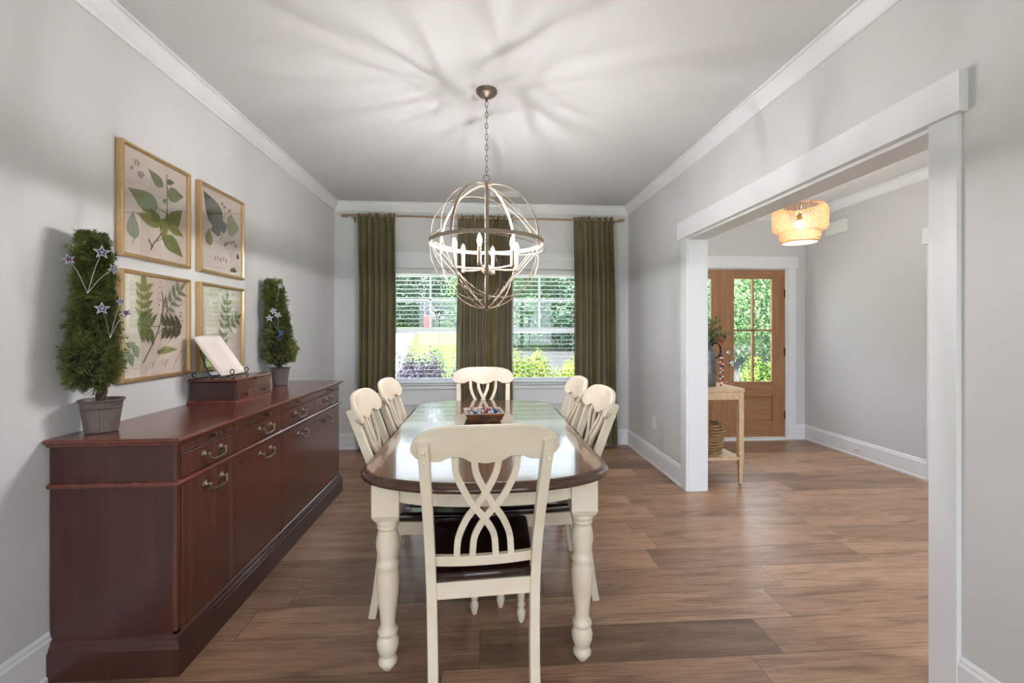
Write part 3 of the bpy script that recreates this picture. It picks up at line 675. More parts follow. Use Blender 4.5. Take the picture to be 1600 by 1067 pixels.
# ------------------------------------------------------------ topiaries
def sprig(m, p, d, L, rnd):
    d = d.normalized(); s = d.cross(Vector((rnd.uniform(-1, 1), rnd.uniform(-1, 1), rnd.uniform(-1, 1)))).normalized()
    nn = d.cross(s)
    w = L*.12
    m.add([p-s*w*.4, p+s*w*.4, p+d*L], [(0, 1, 2)])
    for k in (.25, .45, .65):
        for g in (-1, 1):
            q = p+d*L*k; e = (d*.8+s*g*.8+nn*rnd.uniform(-.3, .3)).normalized(); l = L*(1-k)*.75
            m.add([q-d*w*.55, q+d*w*.55, q+e*l], [(0, 1, 2)])
def topiary(loc, label, seed, n, prof, lean=(0, 0), fs=1, ps=1, off=(0, 0)):
    prof = [(r*fs, z) for r, z in prof]
    rnd = random.Random(seed)
    t = thing('potted_topiary', loc, 0, label, 'potted plant', 'cedar topiaries on the sideboard')
    m = MB(); N = 40; rings = []
    for r, z in ((.064, 0), (.068, .004), (.083, .095), (.087, .1), (.083, .103), (.090, .124), (.098, .127), (.100, .131), (.096, .134), (.090, .130), (.084, .115)):
        fl = .0018 if .004 <= z <= .12 and r < .1 else 0
        rings.append([((r+fl*(i % 2))*math.cos(2*PI*i/80), (r+fl*(i % 2))*math.sin(2*PI*i/80), z) for i in range(80)])
    m.loft(rings, smooth=False, cap=False); m.add(rings[0], [tuple(range(80))[::-1]])
    m.v = [(x*ps, y*ps, z) for x, y, z in m.v]; m.build('pot', M_grey, t)
    m = MB(); m.lathe([(.0001, .115), (.05*ps, .117), (.086*ps, .112)], 24, cap=False); m.build('soil', M_soil, t)
    m = MB()
    for k in range(3):
        pts = [(.011*math.cos(2.1*k+z*55), .011*math.sin(2.1*k+z*55), z) for z in [.11+.012*i for i in range(12)]]
        m.tube(pts, .009, 7)
    m.tube([(0, 0, .21), (off[0]+lean[0]*.3, off[1]+lean[1]*.3, .28), (off[0]+lean[0]*.8, off[1]+lean[1]*.8, .66)], .008, 7)
    m.build('trunk', M_bark, t)
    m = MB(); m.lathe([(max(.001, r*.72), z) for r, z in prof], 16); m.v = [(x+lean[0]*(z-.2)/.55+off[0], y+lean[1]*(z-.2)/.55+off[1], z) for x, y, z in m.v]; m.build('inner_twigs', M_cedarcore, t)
    m = MB(); z0, z1 = prof[0][1], prof[-1][1]
    clus = [(z0+(z1-z0)*((k_+.5)/170)**.96, rnd.uniform(0, 2*PI)) for k_ in range(170)]
    for q_ in range(n):
        zc_, ac_ = clus[q_ % 170]; z = min(z1, max(z0, zc_+rnd.gauss(0, .014))); r = lerp_list([(b, a) for a, b in prof], z); a = ac_+rnd.gauss(0, .017)/max(.03, r)
        lump = 1+.10*math.sin(ac_*3+zc_*22)+.08*math.sin(zc_*48+ac_)
        rad = r*lump*rnd.uniform(.62, .88)
        f = (z-.2)/.55
        p = Vector((math.cos(a)*rad+lean[0]*f+off[0], math.sin(a)*rad+lean[1]*f+off[1], z)); d = Vector((math.cos(a)+(a-ac_)*2*-math.sin(a), math.sin(a)+(a-ac_)*2*math.cos(a), (z-zc_)*45+.15+rnd.uniform(-.4, .4)))
        if z > z1-.04: d.z += 1
        sprig(m, p, d+Vector((rnd.uniform(-.4, .4), rnd.uniform(-.4, .4), 0)), rnd.uniform(.024, .046)*(1.7 if q_ % 31 == 0 else 1), rnd)
    m.build('foliage', M_cedar, t, kind='stuff')
    return t
pf1 = [(.02, .19), (.10, .205), (.122, .235), (.125, .28), (.118, .34), (.108, .40), (.098, .46), (.088, .53), (.078, .60), (.068, .66), (.064, .72), (.066, .76), (.06, .785)]
topiary((-1.56, 1.915, .9155), 'cedar topiary in a grey fluted pot at the near end of the sideboard', 11, 6000, pf1, (-.005, .015), .63, .76, (-.005, -.04))
pf2 = [(.02, .165), (.10, .18), (.125, .21), (.128, .26), (.105, .33), (.108, .38), (.1, .46), (.088, .54), (.076, .62), (.066, .70), (.06, .76), (.05, .775)]
topiary((-1.53, 3.44, .9155), 'cedar topiary in a grey fluted pot at the far end of the sideboard', 12, 4600, pf2, (-.03, -.03), .86, .72)
def pick(name, base, stars, label, bow=False):
    t = thing(name, base, 0, label, 'decoration', 'star picks in the topiaries')
    B = Vector(base)
    m = MB()
    ctr = Vector((0, 0, 0))
    for (x, y, z, s, mt) in stars:
        d = Vector((x, y, z))-B
        m.tube(catmull([(0, 0, 0), tuple(d*.5+Vector((0, 0, .012))), tuple(d)], 5), .0007, 5, up=(1, 0, 0))
    m.build('stem', M_star, t)
    toc = Vector((0, 0, 1.33))
    for i, (x, y, z, s, mt) in enumerate(stars):
        d = Vector((x, y, z))-B
        n = (toc-Vector((x, y, z))+Vector((.5, 0, .1))).normalized(); q = n.to_track_quat('Z', 'Y').to_matrix().to_4x4()
        m = MB(); m.M = Matrix.Translation(d) @ q @ Matrix.Rotation(.3*i, 4, 'Z')
        def st(R0): return [(R0*(1 if k % 2 == 0 else .42)*math.cos(PI/2+k*PI/5), R0*(1 if k % 2 == 0 else .42)*math.sin(PI/2+k*PI/5)) for k in range(10)]
        m.mi = 0; m.prism(st(s), -.002, .002)
        m.mi = 1; m.prism(st(s*.62), -.003, .0045)
        m.mi = 2; m.prism(st(s*.25), -.003, .0055)
        m.build('star', [M_star, M_navy, M_star if mt else M_redc], t)
    if bow:
        m = MB()
        for sx in (-1, 1): m.tube(catmull([(.01, 0, 0), (.012, sx*.014, .012), (.012, sx*.026, .008), (.012, sx*.02, -.004), (.01, 0, 0)], 4), .0032, 6, up=(1, 0, 0))
        m.tube(catmull([(.01, 0, 0), (.014, -.03, -.018), (.014, -.055, -.04)], 4), .0035, 6, up=(1, 0, 0))
        m.build('bow', M_blueb, t)
def atX(u, v, X):
    c, s = math.cos(YAW), math.sin(YAW); x = (u-800)/690; z = (516-v)/690; r = (c*x+s, -s*x+c, z); k = X/r[0]; return (X, r[1]*k, 1.33+r[2]*k)
def S(u, v, X, s, m): return atX(u, v, X)+(s, m)
pick('star_pick', atX(137, 458, -1.45), [S(159, 394, -1.42, .027, 1), S(107, 405, -1.50, .020, 0), S(178, 420, -1.45, .022, 1)], 'wire pick with three glitter stars in the upper half of the near topiary', False)
pick('star_pick', atX(172, 528, -1.44), [S(159, 482, -1.40, .025, 1), S(189, 471, -1.46, .018, 1), S(197, 489, -1.45, .022, 0)], 'wire pick with three glitter stars in the lower half of the near topiary', False)
pick('star_pick', atX(436, 520, -1.44), [S(421, 497, -1.42, .024, 1), S(427, 486, -1.42, .024, 1), S(434, 492, -1.42, .024, 1)], 'wire pick with three silver stars and a blue bow in the far topiary', True)
pick('star_pick', atX(432, 470, -1.50), [S(438, 447, -1.48, .022, 1)], 'single glitter star pick at the top of the far topiary', False)

# ------------------------------------------------------------ framed botanical prints
leafmats = [mat('leaf_green_ink', lin(128, 140, 84), .8, var=.3, vscale=(40, 40, 40)), mat('leaf_dark_ink', lin(86, 84, 62), .8, var=.3, vscale=(40, 40, 40)), mat('leaf_blue_ink', lin(140, 150, 126), .8, var=.2, vscale=(40, 40, 40)), mat('stem_ink', lin(118, 92, 74), .8), mat('vein_ink', lin(72, 76, 46), .8), mat('rose_ink', lin(186, 150, 136), .8, var=.2, vscale=(40, 40, 40)), mat('leaf_olive_ink', lin(154, 154, 92), .8, var=.25, vscale=(40, 40, 40))]
def print_art(m, W_, H_, leaves, stems):
    """leaves: (base, tip, width, mat) in 0..1; stems: (points, width)"""
    X = .0012; P = lambda q, dx=0: (X+dx, (q[0]-.5)*W_, (q[1]-.5)*H_)
    k = 0
    for pts, w in stems:
        q = catmull([P(p) for p in pts], 5); m.mi = 4
        vs = []
        for i, a in enumerate(q):
            tt = (q[min(i+1, len(q)-1)]-q[max(i-1, 0)]).normalized(); n = Vector((0, -tt.z, tt.y))
            vs += [tuple(a+n*w/2), tuple(a-n*w/2)]
        m.add(vs, [(2*i, 2*i+1, 2*i+3, 2*i+2) for i in range(len(q)-1)])
    for b, tp, wd, mi in leaves:
        k += 1; dx = .00015*k
        a = Vector(P(b, dx)); c = Vector(P(tp, dx)); d = c-a; L = d.length; d.normalize(); n = Vector((0, -d.z, d.y)); N = 10
        L_, R_ = [], []
        for i in range(N+1):
            s = i/N; h = wd*W_*math.sin(PI*s**.72)*(1-.25*s)*.5
            p = a+d*L*s+n*math.sin(PI*s)*L*.05
            L_.append(p+n*h); R_.append(p-n*h)
        m.mi = mi+1; m.add([tuple(p) for p in L_+R_[::-1]], [tuple(range(2*N+2))])
        if wd > .05:
            o = Vector((.0001, 0, 0)); m.mi = 5
            mid = [(L_[i]+R_[i])/2+o for i in range(N+1)]; e = n*.0008
            m.add([tuple(q+e) for q in mid]+[tuple(q-e) for q in mid[::-1]], [tuple(range(2*N+2))])
            for i in (2, 4, 6):
                for Q in (L_, R_):
                    j = min(i+2, N); a1 = mid[i]; a2 = (Q[j]*.85+mid[j]*.15)+o; dd2 = (a2-a1).normalized(); e2 = Vector((0, -dd2.z, dd2.y))*.0005
                    m.add([tuple(a1+e2), tuple(a1-e2), tuple(a2)], [(0, 1, 2)])
artA = ([((.52,.53),(.06,.62),.27,0), ((.60,.78),(.36,.90),.16,0), ((.66,.84),(.80,.88),.08,1), ((.66,.70),(.97,.76),.2,0), ((.60,.60),(.66,.66),.07,6), ((.58,.38),(.18,.40),.18,6), ((.55,.38),(.38,.50),.14,0), ((.60,.44),(.60,.20),.17,6), ((.70,.33),(.94,.60),.24,0), ((.68,.38),(.67,.52),.10,0), ((.70,.36),(.96,.30),.14,6), ((.60,.24),(.95,.06),.22,0), ((.15,.13),(.13,.40),.2,2), ((.57,.42),(.54,.30),.08,6)],
        [([(.40,.06),(.44,.13),(.60,.30),(.66,.45),(.67,.70),(.66,.93)], .007), ([(.36,.17),(.43,.09)], .008), ([(.47,.16),(.60,.22)], .004), ([(.66,.50),(.52,.53)], .004), ([(.15,.13),(.12,.08)], .003)])
fl5 = lambda x, y: [((x+.01*math.cos(a), y+.01*math.sin(a)), (x+.06*math.cos(a), y+.04*math.sin(a)), .035, 5) for a in (.2, 1.3, 2.6, 3.9, 5.2)]
artA[0].extend(fl5(.18, .90)+fl5(.24, .80)+[((.10,.80),(.13,.86),.04,5)])
artB = ([((.50,.62),(.06,.96),.42,1), ((.46,.60),(.22,.50),.26,1), ((.62,.60),(.38,.62),.2,1), ((.60,.63),(.97,.66),.36,6), ((.20,.30),(.18,.52),.2,6)],
        [([(.52,.62),(.50,.50),(.46,.42)], .006), ([(.50,.45),(.40,.36),(.42,.26)], .002), ([(.50,.45),(.50,.34),(.53,.26)], .002), ([(.51,.45),(.58,.36),(.60,.28)], .002), ([(.52,.62),(.56,.78),(.5,.9)], .003), ([(.55,.75),(.68,.85)], .003), ([(.56,.72),(.72,.78)], .003), ([(.76,.12),(.75,.26),(.62,.40)], .003), ([(.75,.26),(.84,.40)], .003), ([(.74,.24),(.55,.36)], .003)])
for x, y in ((.5, .9), (.56, .87), (.68, .85), (.73, .79), (.62, .4), (.7, .42), (.84, .4), (.78, .44), (.56, .37)): artB[0].extend([((x, y), (x+.045*math.cos(a), y+.03*math.sin(a)), .025, 3) for a in (0, 1, 2, 3.2, 4.4)])
artB[0].extend([((.30+.07*i, .12+.03*(i % 2)), (.30+.07*i, .20), .02, 3) for i in range(5)]+[((.78,.02),(.78,.09),.16,1), ((.90,.22),(.90,.3),.06,1)])
def pinn(x0, y0, x1, y1, n, L, wd, mi):
    out = []; dx, dy = x1-x0, y1-y0; l = math.hypot(dx, dy); dx /= l; dy /= l
    for i in range(n):
        s = (i+.6)/n; px, py = x0+dx*l*s, y0+dy*l*s
        for g in (-1, 1):
            ex, ey = dx*.55-dy*g*.85, dy*.55+dx*g*.85; out.append(((px, py), (px+ex*L, py+ey*L), wd, mi))
    out.append(((x1, y1), (x1+dx*L, y1+dy*L), wd, mi)); return out
artC = (pinn(.30,.55,.30,.90,4,.16,.09,6)+pinn(.62,.66,.90,.92,4,.15,.06,2)+pinn(.60,.50,.92,.50,4,-.17,.085,1)+pinn(.40,.48,.18,.52,3,-.2,.08,0)+[((.50,.22),(.84,.235),.10,6)]+pinn(.2,.35,.05,.20,2,.14,.08,2),
        [([(.28,.12),(.46,.36),(.56,.55),(.60,.72),(.58,.88)], .007), ([(.56,.55),(.72,.72),(.92,.92)], .004), ([(.48,.40),(.66,.50),(.94,.52)], .004), ([(.54,.50),(.40,.50),(.2,.53)], .004), ([(.30,.5),(.30,.92)], .003), ([(.42,.06),(.45,.12)], .004), ([(.62,.05),(.68,.14)], .004), ([(.80,.08),(.95,.24)], .002)])
for i in range(26):
    a = random.Random(i).uniform(0, 6); rr0 = random.Random(i+50); x, y = rr0.uniform(.48, .92), rr0.uniform(.55, .95); artC[0].append(((x, y), (x+.03*math.cos(a), y+.03*math.sin(a)), .022, 5 if i % 2 else 3))
artD = (pinn(.5,.2,.62,.85,6,.17,.08,6)+pinn(.6,.45,.9,.62,3,.14,.07,0), [([(.45,.05),(.5,.3),(.6,.6),(.63,.9)], .006), ([(.6,.45),(.9,.62)], .004)])
def picture(y0, y1, z0, z1, art, label):
    w_, h_ = y1-y0, z1-z0; t = thing('framed_print', (XL+.002, (y0+y1)/2, (z0+z1)/2), 0, label, 'picture', 'gold framed botanical prints')
    f = .018; D = .030; m = MB()
    prof = [(0, 0), (0, D-.004), (.004, D), (f-.006, D), (f, D-.006), (f, 0)]
    rings = []
    for sy, sz in ((-1, -1), (1, -1), (1, 1), (-1, 1)): rings.append([(x, sy*(w_/2-q), sz*(h_/2-q)) for q, x in prof])
    m.loft(rings, cap=False, smooth=False, loop=True); m.build('frame', M_gold, t)
    m = MB(); a, b = w_/2-f, h_/2-f; m.add([(0.0, -a, -b), (0.0, a, -b), (0.0, a, b), (0.0, -a, b)], [(0, 1, 2, 3)])
    print_art(m, 2*a*.96, 2*b*.96, *art)
    m.v = [(x+.012, y, z) for x, y, z in m.v]
    # the print reads left to right for someone facing the wall: near end is its left
    m.build('botanical_print', [M_paper]+leafmats, t)
    MB().box(.0185, .0205, -a-.002, a+.002, -b-.002, b+.002).build('glass', M_pglass, t)
picture(2.108, 2.582, 1.672, 2.202, artA, 'gold framed print of a branch with broad green leaves, upper one nearer the viewer')
picture(2.664, 3.138, 1.672, 2.202, artB, 'gold framed print with one very large dark leaf and roots, upper one farther away')
picture(2.108, 2.582, 1.088, 1.612, artC, 'gold framed print of a feathery compound leaf branch, lower one nearer the viewer')
picture(2.664, 3.138, 1.088, 1.612, artD, 'gold framed print reflecting the window behind the white platter')

# ------------------------------------------------------------ chandelier
CX, CY, CZ = .02, 2.64, 1.842
t = thing('chandelier', (CX, CY, CZ), 0, 'large open sphere chandelier in champagne metal with six lit candle bulbs', 'chandelier')
RR, RZ = .338, .368
zt_ = 2.20-CZ
m = MB(); m.lathe([(.001, ZC-CZ-.045), (.012, ZC-CZ-.044), (.02, ZC-CZ-.036), (.05, ZC-CZ-.028), (.062, ZC-CZ-.014), (.064, ZC-CZ-.001)], 28); m.tube([(0, 0, ZC-CZ-.045), (0, 0, ZC-CZ-.065)], .008, 8, up=(0, 1, 0)); m.build('canopy', M_chain, t)
m = MB(); z = ZC-CZ-.06; i = 0; zend = zt_+.05
while z > zend:
    a = i*PI/2; m.tube([(.008*math.cos(q)*math.cos(a), .008*math.cos(q)*math.sin(a), z-.02+.019*math.sin(q)) for q in [2*PI*k/12 for k in range(12)]], .0022, 6, closed=True, up=(math.sin(a)+.001, -math.cos(a), 0)); z -= .0325; i += 1
m.build('chain', M_chain, t)
m = MB(); m.tube([(.019*math.cos(q), 0, zt_+.038+.019*math.sin(q)) for q in [2*PI*k/20 for k in range(20)]], .0026, 6, closed=True, up=(0, 1, 0)); m.build('loop_ring', M_chain, t)
m = MB(); m.lathe([(.001, zt_+.012), (.012, zt_+.012), (.026, zt_+.004), (.03, zt_-.004), (.03, zt_-.010), (.001, zt_-.012)], 24); m.build('top_hub', M_champ, t)
m = MB(); N = 96; m.sweep([(RR*math.cos(2*PI*k/N), RR*math.sin(2*PI*k/N), .008) for k in range(N)], rect(.004, .022), closed=True, smooth=False); m.build('equator_band', M_champ, t)
zb_ = 1.46-CZ
for a in (R(90), R(56), R(149)):
    pts = []
    for k in range(64):
        q = 2*PI*k/64; zz = (zt_ if math.sin(q) > 0 else -zb_)*math.sin(q); pts.append((RR*math.cos(q)*math.cos(a), RR*math.cos(q)*math.sin(a), zz))
    if a == R(90):
        m = MB(); m.sweep(pts, rect(.004, .018), closed=True, up=(-math.sin(a), math.cos(a), 0)); m.M = Matrix.Identity(4); m.build('meridian_band', M_champ, t)
    else:
        m = MB(); m.sweep(pts[:33], rect(.004, .018), up=(-math.sin(a), math.cos(a), 0)); m.build('meridian_band', M_champ, t)
        m = MB(); m.tube(pts[32:]+[pts[0]], .0028, 6, up=(-math.sin(a), math.cos(a), 0)); m.build('wire_hoop', M_champ, t)
for tilt, az in ((64, 20), (58, 140), (5, 80)):
    Mx = Matrix.Rotation(R(az), 4, 'Z') @ Matrix.Rotation(R(tilt), 4, 'X')
    pts = [tuple((Mx @ Vector((RR*.995*math.cos(2*PI*k/72), RR*.995*math.sin(2*PI*k/72), 0)))) for k in range(72)]
    pts = [(x, y, z*1.07) for x, y, z in pts]
    m = MB(); m.tube(pts, .0022, 6, closed=True, up=tuple(Mx.to_3x3() @ Vector((0, 0, 1)))); m.build('wire_hoop', M_champ, t)
for tx, ty, rr_h, ang in ((.2, -.1, .24, 35), (-.14, -.16, .24, 120)):   # smaller off-centre hoops on the sphere
    d = Vector((tx, ty, -.16 if tx < 0 else .2)).normalized(); cc = d*.24; q = d.to_track_quat('Z', 'Y').to_matrix()
    pts = [tuple(cc+q @ Vector((.238*math.cos(2*PI*k/60), .238*math.sin(2*PI*k/60), 0))) for k in range(60)]
    m = MB(); m.tube(pts, .002, 6, closed=True, up=tuple(d)); m.build('wire_hoop', M_champ, t)
for a in (180, 205, 0, 25, -30):
    m = MB(); m.tube([(RR*math.cos(R(a)), RR*math.sin(R(a)), 0), (.02*math.cos(R(a)), .02*math.sin(R(a)), zb_+.01)], .0026, 6); m.build('strut', M_champ, t)
m = MB(); m.lathe([(.001, zb_-.018), (.006, zb_-.016), (.008, zb_-.008), (.02, zb_-.002), (.026, zb_+.006), (.024, zb_+.012), (.001, zb_+.014)], 20); m.build('bottom_hub', M_champ, t)
m = MB(); m.tube([(0, 0, zt_-.01), (0, 0, -.13)], .006, 10, up=(0, 1, 0)); m.lathe([(.001, -.19), (.012, -.186), (.03, -.165), (.034, -.15), (.028, -.132), (.012, -.12), (.001, -.118)], 24); m.build('centre_stem', M_champ, t)
for k in range(6):
    a = R(-102+60*k); x, y = .195*math.cos(a), .195*math.sin(a)
    m = MB(); m.tube(catmull([(.02*math.cos(a), .02*math.sin(a), -.145), (x*.6, y*.6, -.148), (x, y, -.142)], 4), .0065, 8)
    m.lathe([(.001, -.156), (.010, -.155), (.014, -.148), (.014, -.138), (.012, -.134), (.011, -.132), (.011, -.045), (.001, -.044)], 16, (x, y, 0)); arm = m.build('candle_arm', M_champ, t)
    m = MB(); m.lathe([(.006, -.046), (.0095, -.040), (.014, -.022), (.0145, -.012), (.011, .006), (.006, .018), (.0015, .026), (.0002, .028)], 16, (x, y, 0)); b_ = m.build('bulb', M_bulb, arm); m = MB(); m.tube([(x, y, -.022), (x, y, -.002)], .0028, 8, up=(0, 1, 0)); m.build('filament', M_fil, b_)

# ------------------------------------------------------------ foyer lamp
t = thing('pendant_lamp', (2.88, 3.85, 2.13), 0, 'woven bamboo two-tier pendant lamp hanging lit in the foyer', 'lamp')
LPf = [(r*.82, z*.93) for r, z in [(.170, .0), (.186, .018), (.198, .05), (.204, .09), (.215, .108), (.245, .112), (.262, .13), (.268, .16), (.269, .24), (.266, .30), (.255, .335), (.235, .352), (.19, .358)]]
def shade(seg, n, turns, m, w=.0040):
    L = [0]
    for a, b in zip(seg, seg[1:]): L.append(L[-1]+math.hypot(a[0]-b[0], a[1]-b[1]))
    T = L[-1]
    def at(s):
        s *= T
        for i in range(len(L)-1):
            if s <= L[i+1]+1e-9: u = (s-L[i])/(L[i+1]-L[i]); return seg[i][0]+(seg[i+1][0]-seg[i][0])*u, seg[i][1]+(seg[i+1][1]-seg[i][1])*u
        return seg[-1]
    for g in (-1, 1):
        for k in range(n):
            vs = []; K = 26
            for i in range(K+1):
                s = i/K; r, z = at(s); a = 2*PI*k/n+g*turns*s; da = w/r/2*1.35; o = .0012*g*(1 if (i+k) % 2 else -1)
                vs += [((r+o)*math.cos(a-da), (r+o)*math.sin(a-da), z), ((r+o)*math.cos(a+da), (r+o)*math.sin(a+da), z)]
            m.add(vs, [(2*i, 2*i+1, 2*i+3, 2*i+2) for i in range(K)])
m = MB(); shade(LPf, 80, 1.05, m); m.build('woven_shade', M_bamboo, t, solid=.001)
for r, z in ((.1394, 0), (.168, .093), (.193, .327)): m = MB(); m.tube([(r*math.cos(2*PI*k/48), r*math.sin(2*PI*k/48), z) for k in range(48)], .004, 6, closed=True); m.build('hoop', M_bamboo, t)
m = MB(); m.tube([(0, 0, .26), (0, 0, ZC-2.13)], .004, 8, up=(0, 1, 0)); m.lathe([(.018, .20), (.02, .26), (.001, .265)], 12); m.lathe([(.001, ZC-2.13-.03), (.05, ZC-2.13-.02), (.055, ZC-2.13-.001)], 20)
for a in (0, 120, 240): m.tube([(0, 0, .26), (.193*math.cos(R(a)), .193*math.sin(R(a)), .327)], .002, 5)
m.build('cord_and_canopy', M_bronze, t)
m = MB(); m.ball((0, 0, .165), .036, 16); m.build('bulb', M_bulb2, t)

# ------------------------------------------------------------ small wall things
t = thing('door_chime', (FX, 4.65, 2.40), 0, 'white plastic door chime box high on the foyer wall behind the pendant', 'chime')
m = MB(); m.prism([(0, 0), (-.04, 0), (-.05, .01), (-.05, .13), (-.04, .14), (0, .14)], -.13, .13, 'y'); m.build('cover', M_plastic, t, bevel=.008, seg=3)
t = thing('wall_outlet', (XR, 4.267, .419), 0, 'white outlet plate on the right wall above the baseboard', 'outlet')
MB().box(-.006, 0, -.036, .036, -.058, .058).build('plate', M_plastic, t, bevel=.002)
for z in (-.02, .02): MB().box(-.0085, -.006, -.017, .017, z-.014, z+.014).build('socket', M_plastic, t, bevel=.002)
t = thing('ceiling_vent', (.22, 4.62, ZC), 0, 'small white ceiling air register near the back wall', 'vent')
MB().box(-.17, .17, -.08, .08, -.006, -.0002).build('vent_frame', M_plastic, t, bevel=.002)
m = MB()
for k in range(9): y = -.06+.015*k; m.box(-.15, .15, y, y+.003, -.013, -.0065)
m.build('louvres', M_plastic, t)
t = thing('door_stop', (FX-.012, 4.36, .075), 0, 'tiny spring door stop on the foyer baseboard', 'door stop')
m = MB(); m.tube([(0, 0, 0), (-.075, 0, .004)], .005, 8); m.build('spring', M_nickel, t)
m = MB(); m.tube([(-.075, 0, .004), (-.09, 0, .004)], .008, 8); m.build('tip', M_plastic, t)

# ------------------------------------------------------------ foyer console with its things
CXc = 1.865; t = thing('console_table', (0, 0, 0), 0, 'narrow pale pine console table in the foyer behind the wall end', 'console table')
c0, c1, k0, k1 = 1.868, 2.235, 3.64, 4.75
MB().box(c0, c1, k0, k1, .803, .832).build('tabletop', M_pine, t, bevel=.003)
m = MB(); m.box(c0+.02, c1-.02, k0+.012, k0+.03, .735, .803); m.box(c0+.02, c1-.02, k1-.03, k1-.012, .735, .803); m.box(c1-.03, c1-.012, k0+.03, k1-.03, .735, .803); m.box(c0+.012, c0+.03, k0+.03, k1-.03, .735, .803); m.build('apron', M_pine, t, bevel=.002)
MB().box(c0+.02, c1-.02, k0+.015, k1-.015, .215, .24).build('shelf', M_pine, t, bevel=.002)
for x in (c0+.025, c1-.025):
    for y in (k0+.03, k1-.03):
        m = MB(); m.loft([[(x+a*s, y+b*s, z) for a, b in ((-1, -1), (1, -1), (1, 1), (-1, 1))] for s, z in ((.013, .012), (.022, .30), (.022, .803))], smooth=False)
        l = m.build('leg', M_pine, t, bevel=.002); m = MB(); m.lathe([(.008, 0), (.009, .012), (.003, .014)], 12, (x, y, 0)); m.build('foot', M_bronze, l)
px, py = 1.995, 3.86
t = thing('metal_pitcher', (px, py, .832), 0, 'ribbed galvanised metal pitcher with black handle on the console', 'pitcher')
pp = [(.001, 0), (.09, 0), (.092, .005), (.092, .10)]
for k in range(9): z = .105+k*.022; pp += [(.092, z), (.096-k*.0012, z+.006), (.092-k*.001, z+.014)]
pp += [(.078, .32), (.055, .35), (.052, .37), (.06, .39), (.055, .39), (.046, .37), (.05, .34), (.001, .33)]
m = MB(); m.lathe(pp, 32); m.build('pitcher_body', M_galv, t)
m = MB(); m.tube(catmull([(.052, -.02, .36), (.075, -.03, .385), (.112, -.035, .37), (.128, -.035, .32), (.118, -.03, .27), (.088, -.02, .245)], 6), .008, 8, up=(0, 1, 0)); m.build('handle', M_iron, t)
t = thing('flower_bunch', (px, py, 1.195), 0, 'bunch of greenery with red and navy flowers standing in the metal pitcher', 'flowers')
rnd = random.Random(21)
M_fleaf = mat('pale_green_leaf', lin(132, 148, 86), .6, var=.35, vscale=(30, 30, 30)); M_stem = mat('twig_stem', lin(110, 104, 66), .8)
st = MB(); lv = MB()
for k in range(60):
    a = rnd.uniform(0, 2*PI); el = rnd.uniform(.15, 1.3); L = rnd.uniform(.13, .27)
    d = Vector((math.cos(a)*math.cos(el), math.sin(a)*math.cos(el), math.sin(el))); e = d*L
    if px+e.x < 1.87: e.x = -.11
    q = [Vector(p) for p in catmull([(0, 0, -.02), tuple(e*.5+Vector((0, 0, .03))), tuple(e)], 4)]; st.tube(q, .0014, 5)
    if k % 5 > 1:
        for p in q[3:]:
            for _ in range(5):
                dd_ = Vector((rnd.uniform(-1, 1), rnd.uniform(-1, 1), rnd.uniform(-.3, 1))).normalized(); s_ = dd_.cross(Vector((.3, .2, 1))).normalized()*.008; l_ = rnd.uniform(.026, .042)
                lv.add([p, p+dd_*l_*.5+s_, p+dd_*l_, p+dd_*l_*.5-s_], [(0, 1, 2, 3)])
    else:
        tgt = MB()
        for _ in range(16):
            dd_ = Vector((rnd.uniform(-1, 1), rnd.uniform(-1, 1), rnd.uniform(-1, 1))).normalized(); s_ = dd_.cross(Vector((.3, .2, 1))).normalized()*.006
            p = e; tgt.add([p, p+dd_*.012+s_, p+dd_*.028, p+dd_*.012-s_], [(0, 1, 2, 3)])
        q3 = (k//2) % 3; tgt.build('flower', [M_redc, M_navyc, M_whitec][q3], t, label=['red flower', 'navy flower', 'white flower'][q3])
st.build('stems', M_stem, t); lv.build('leaves', M_fleaf, t, kind='stuff'); 
t = thing('bead_garland', (2.107, 3.80, .832), 0, 'string of red, white and navy beads hanging from the pitcher handle', 'garland')
m = MB()
for k in range(15):
    z = .012+k*.0185; m.mi = [0, 1, 0, 1, 2][k % 5]; m.ball((.004*math.sin(k), -.004*math.cos(k*1.3), z), .0098, 12)
m.build('beads', [M_redc, M_whitec, M_navyc], t)
m = MB()
for k in range(14): z = .03+k*.0185; m.mi = [1, 0, 2][k % 3]; m.ball((.021+.003*math.sin(k), .002, z), .0085, 10)
m.build('beads', [M_redc, M_whitec, M_navyc], t)
t = thing('wicker_basket', (2.025, 3.86, .24), 0, 'round woven seagrass basket with loop handles on the console shelf', 'basket')
m = MB(); rows = 10
for j in range(rows):
    z = .012+j*.0262; r0 = .096+.030*math.sin(PI*min(1, (j+1)/rows)*.62)
    if j > 7: r0 -= .006*(j-7)
    for g in (0, PI):
        m.tube([((r0+.006*math.sin(14*q+g+j*PI))*math.cos(q), (r0+.006*math.sin(14*q+g+j*PI))*math.sin(q), z+.006*math.cos(14*q+g+j*PI)) for q in [2*PI*k/112 for k in range(112)]], .0072, 6, closed=True)
m.lathe([(.001, .004), (.085, .004), (.085, .01), (.001, .01)], 24)
m.build('basket_body', M_rope, t)
for s in (-1, 1):
    m = MB(); m.tube(catmull([(-.05, s*.088, .255), (-.04, s*.09, .305), (0, s*.09, .335), (.04, s*.09, .305), (.05, s*.088, .255)], 6), .006, 7, up=(0, 1, 0)); m.build('handle', M_rope, t)

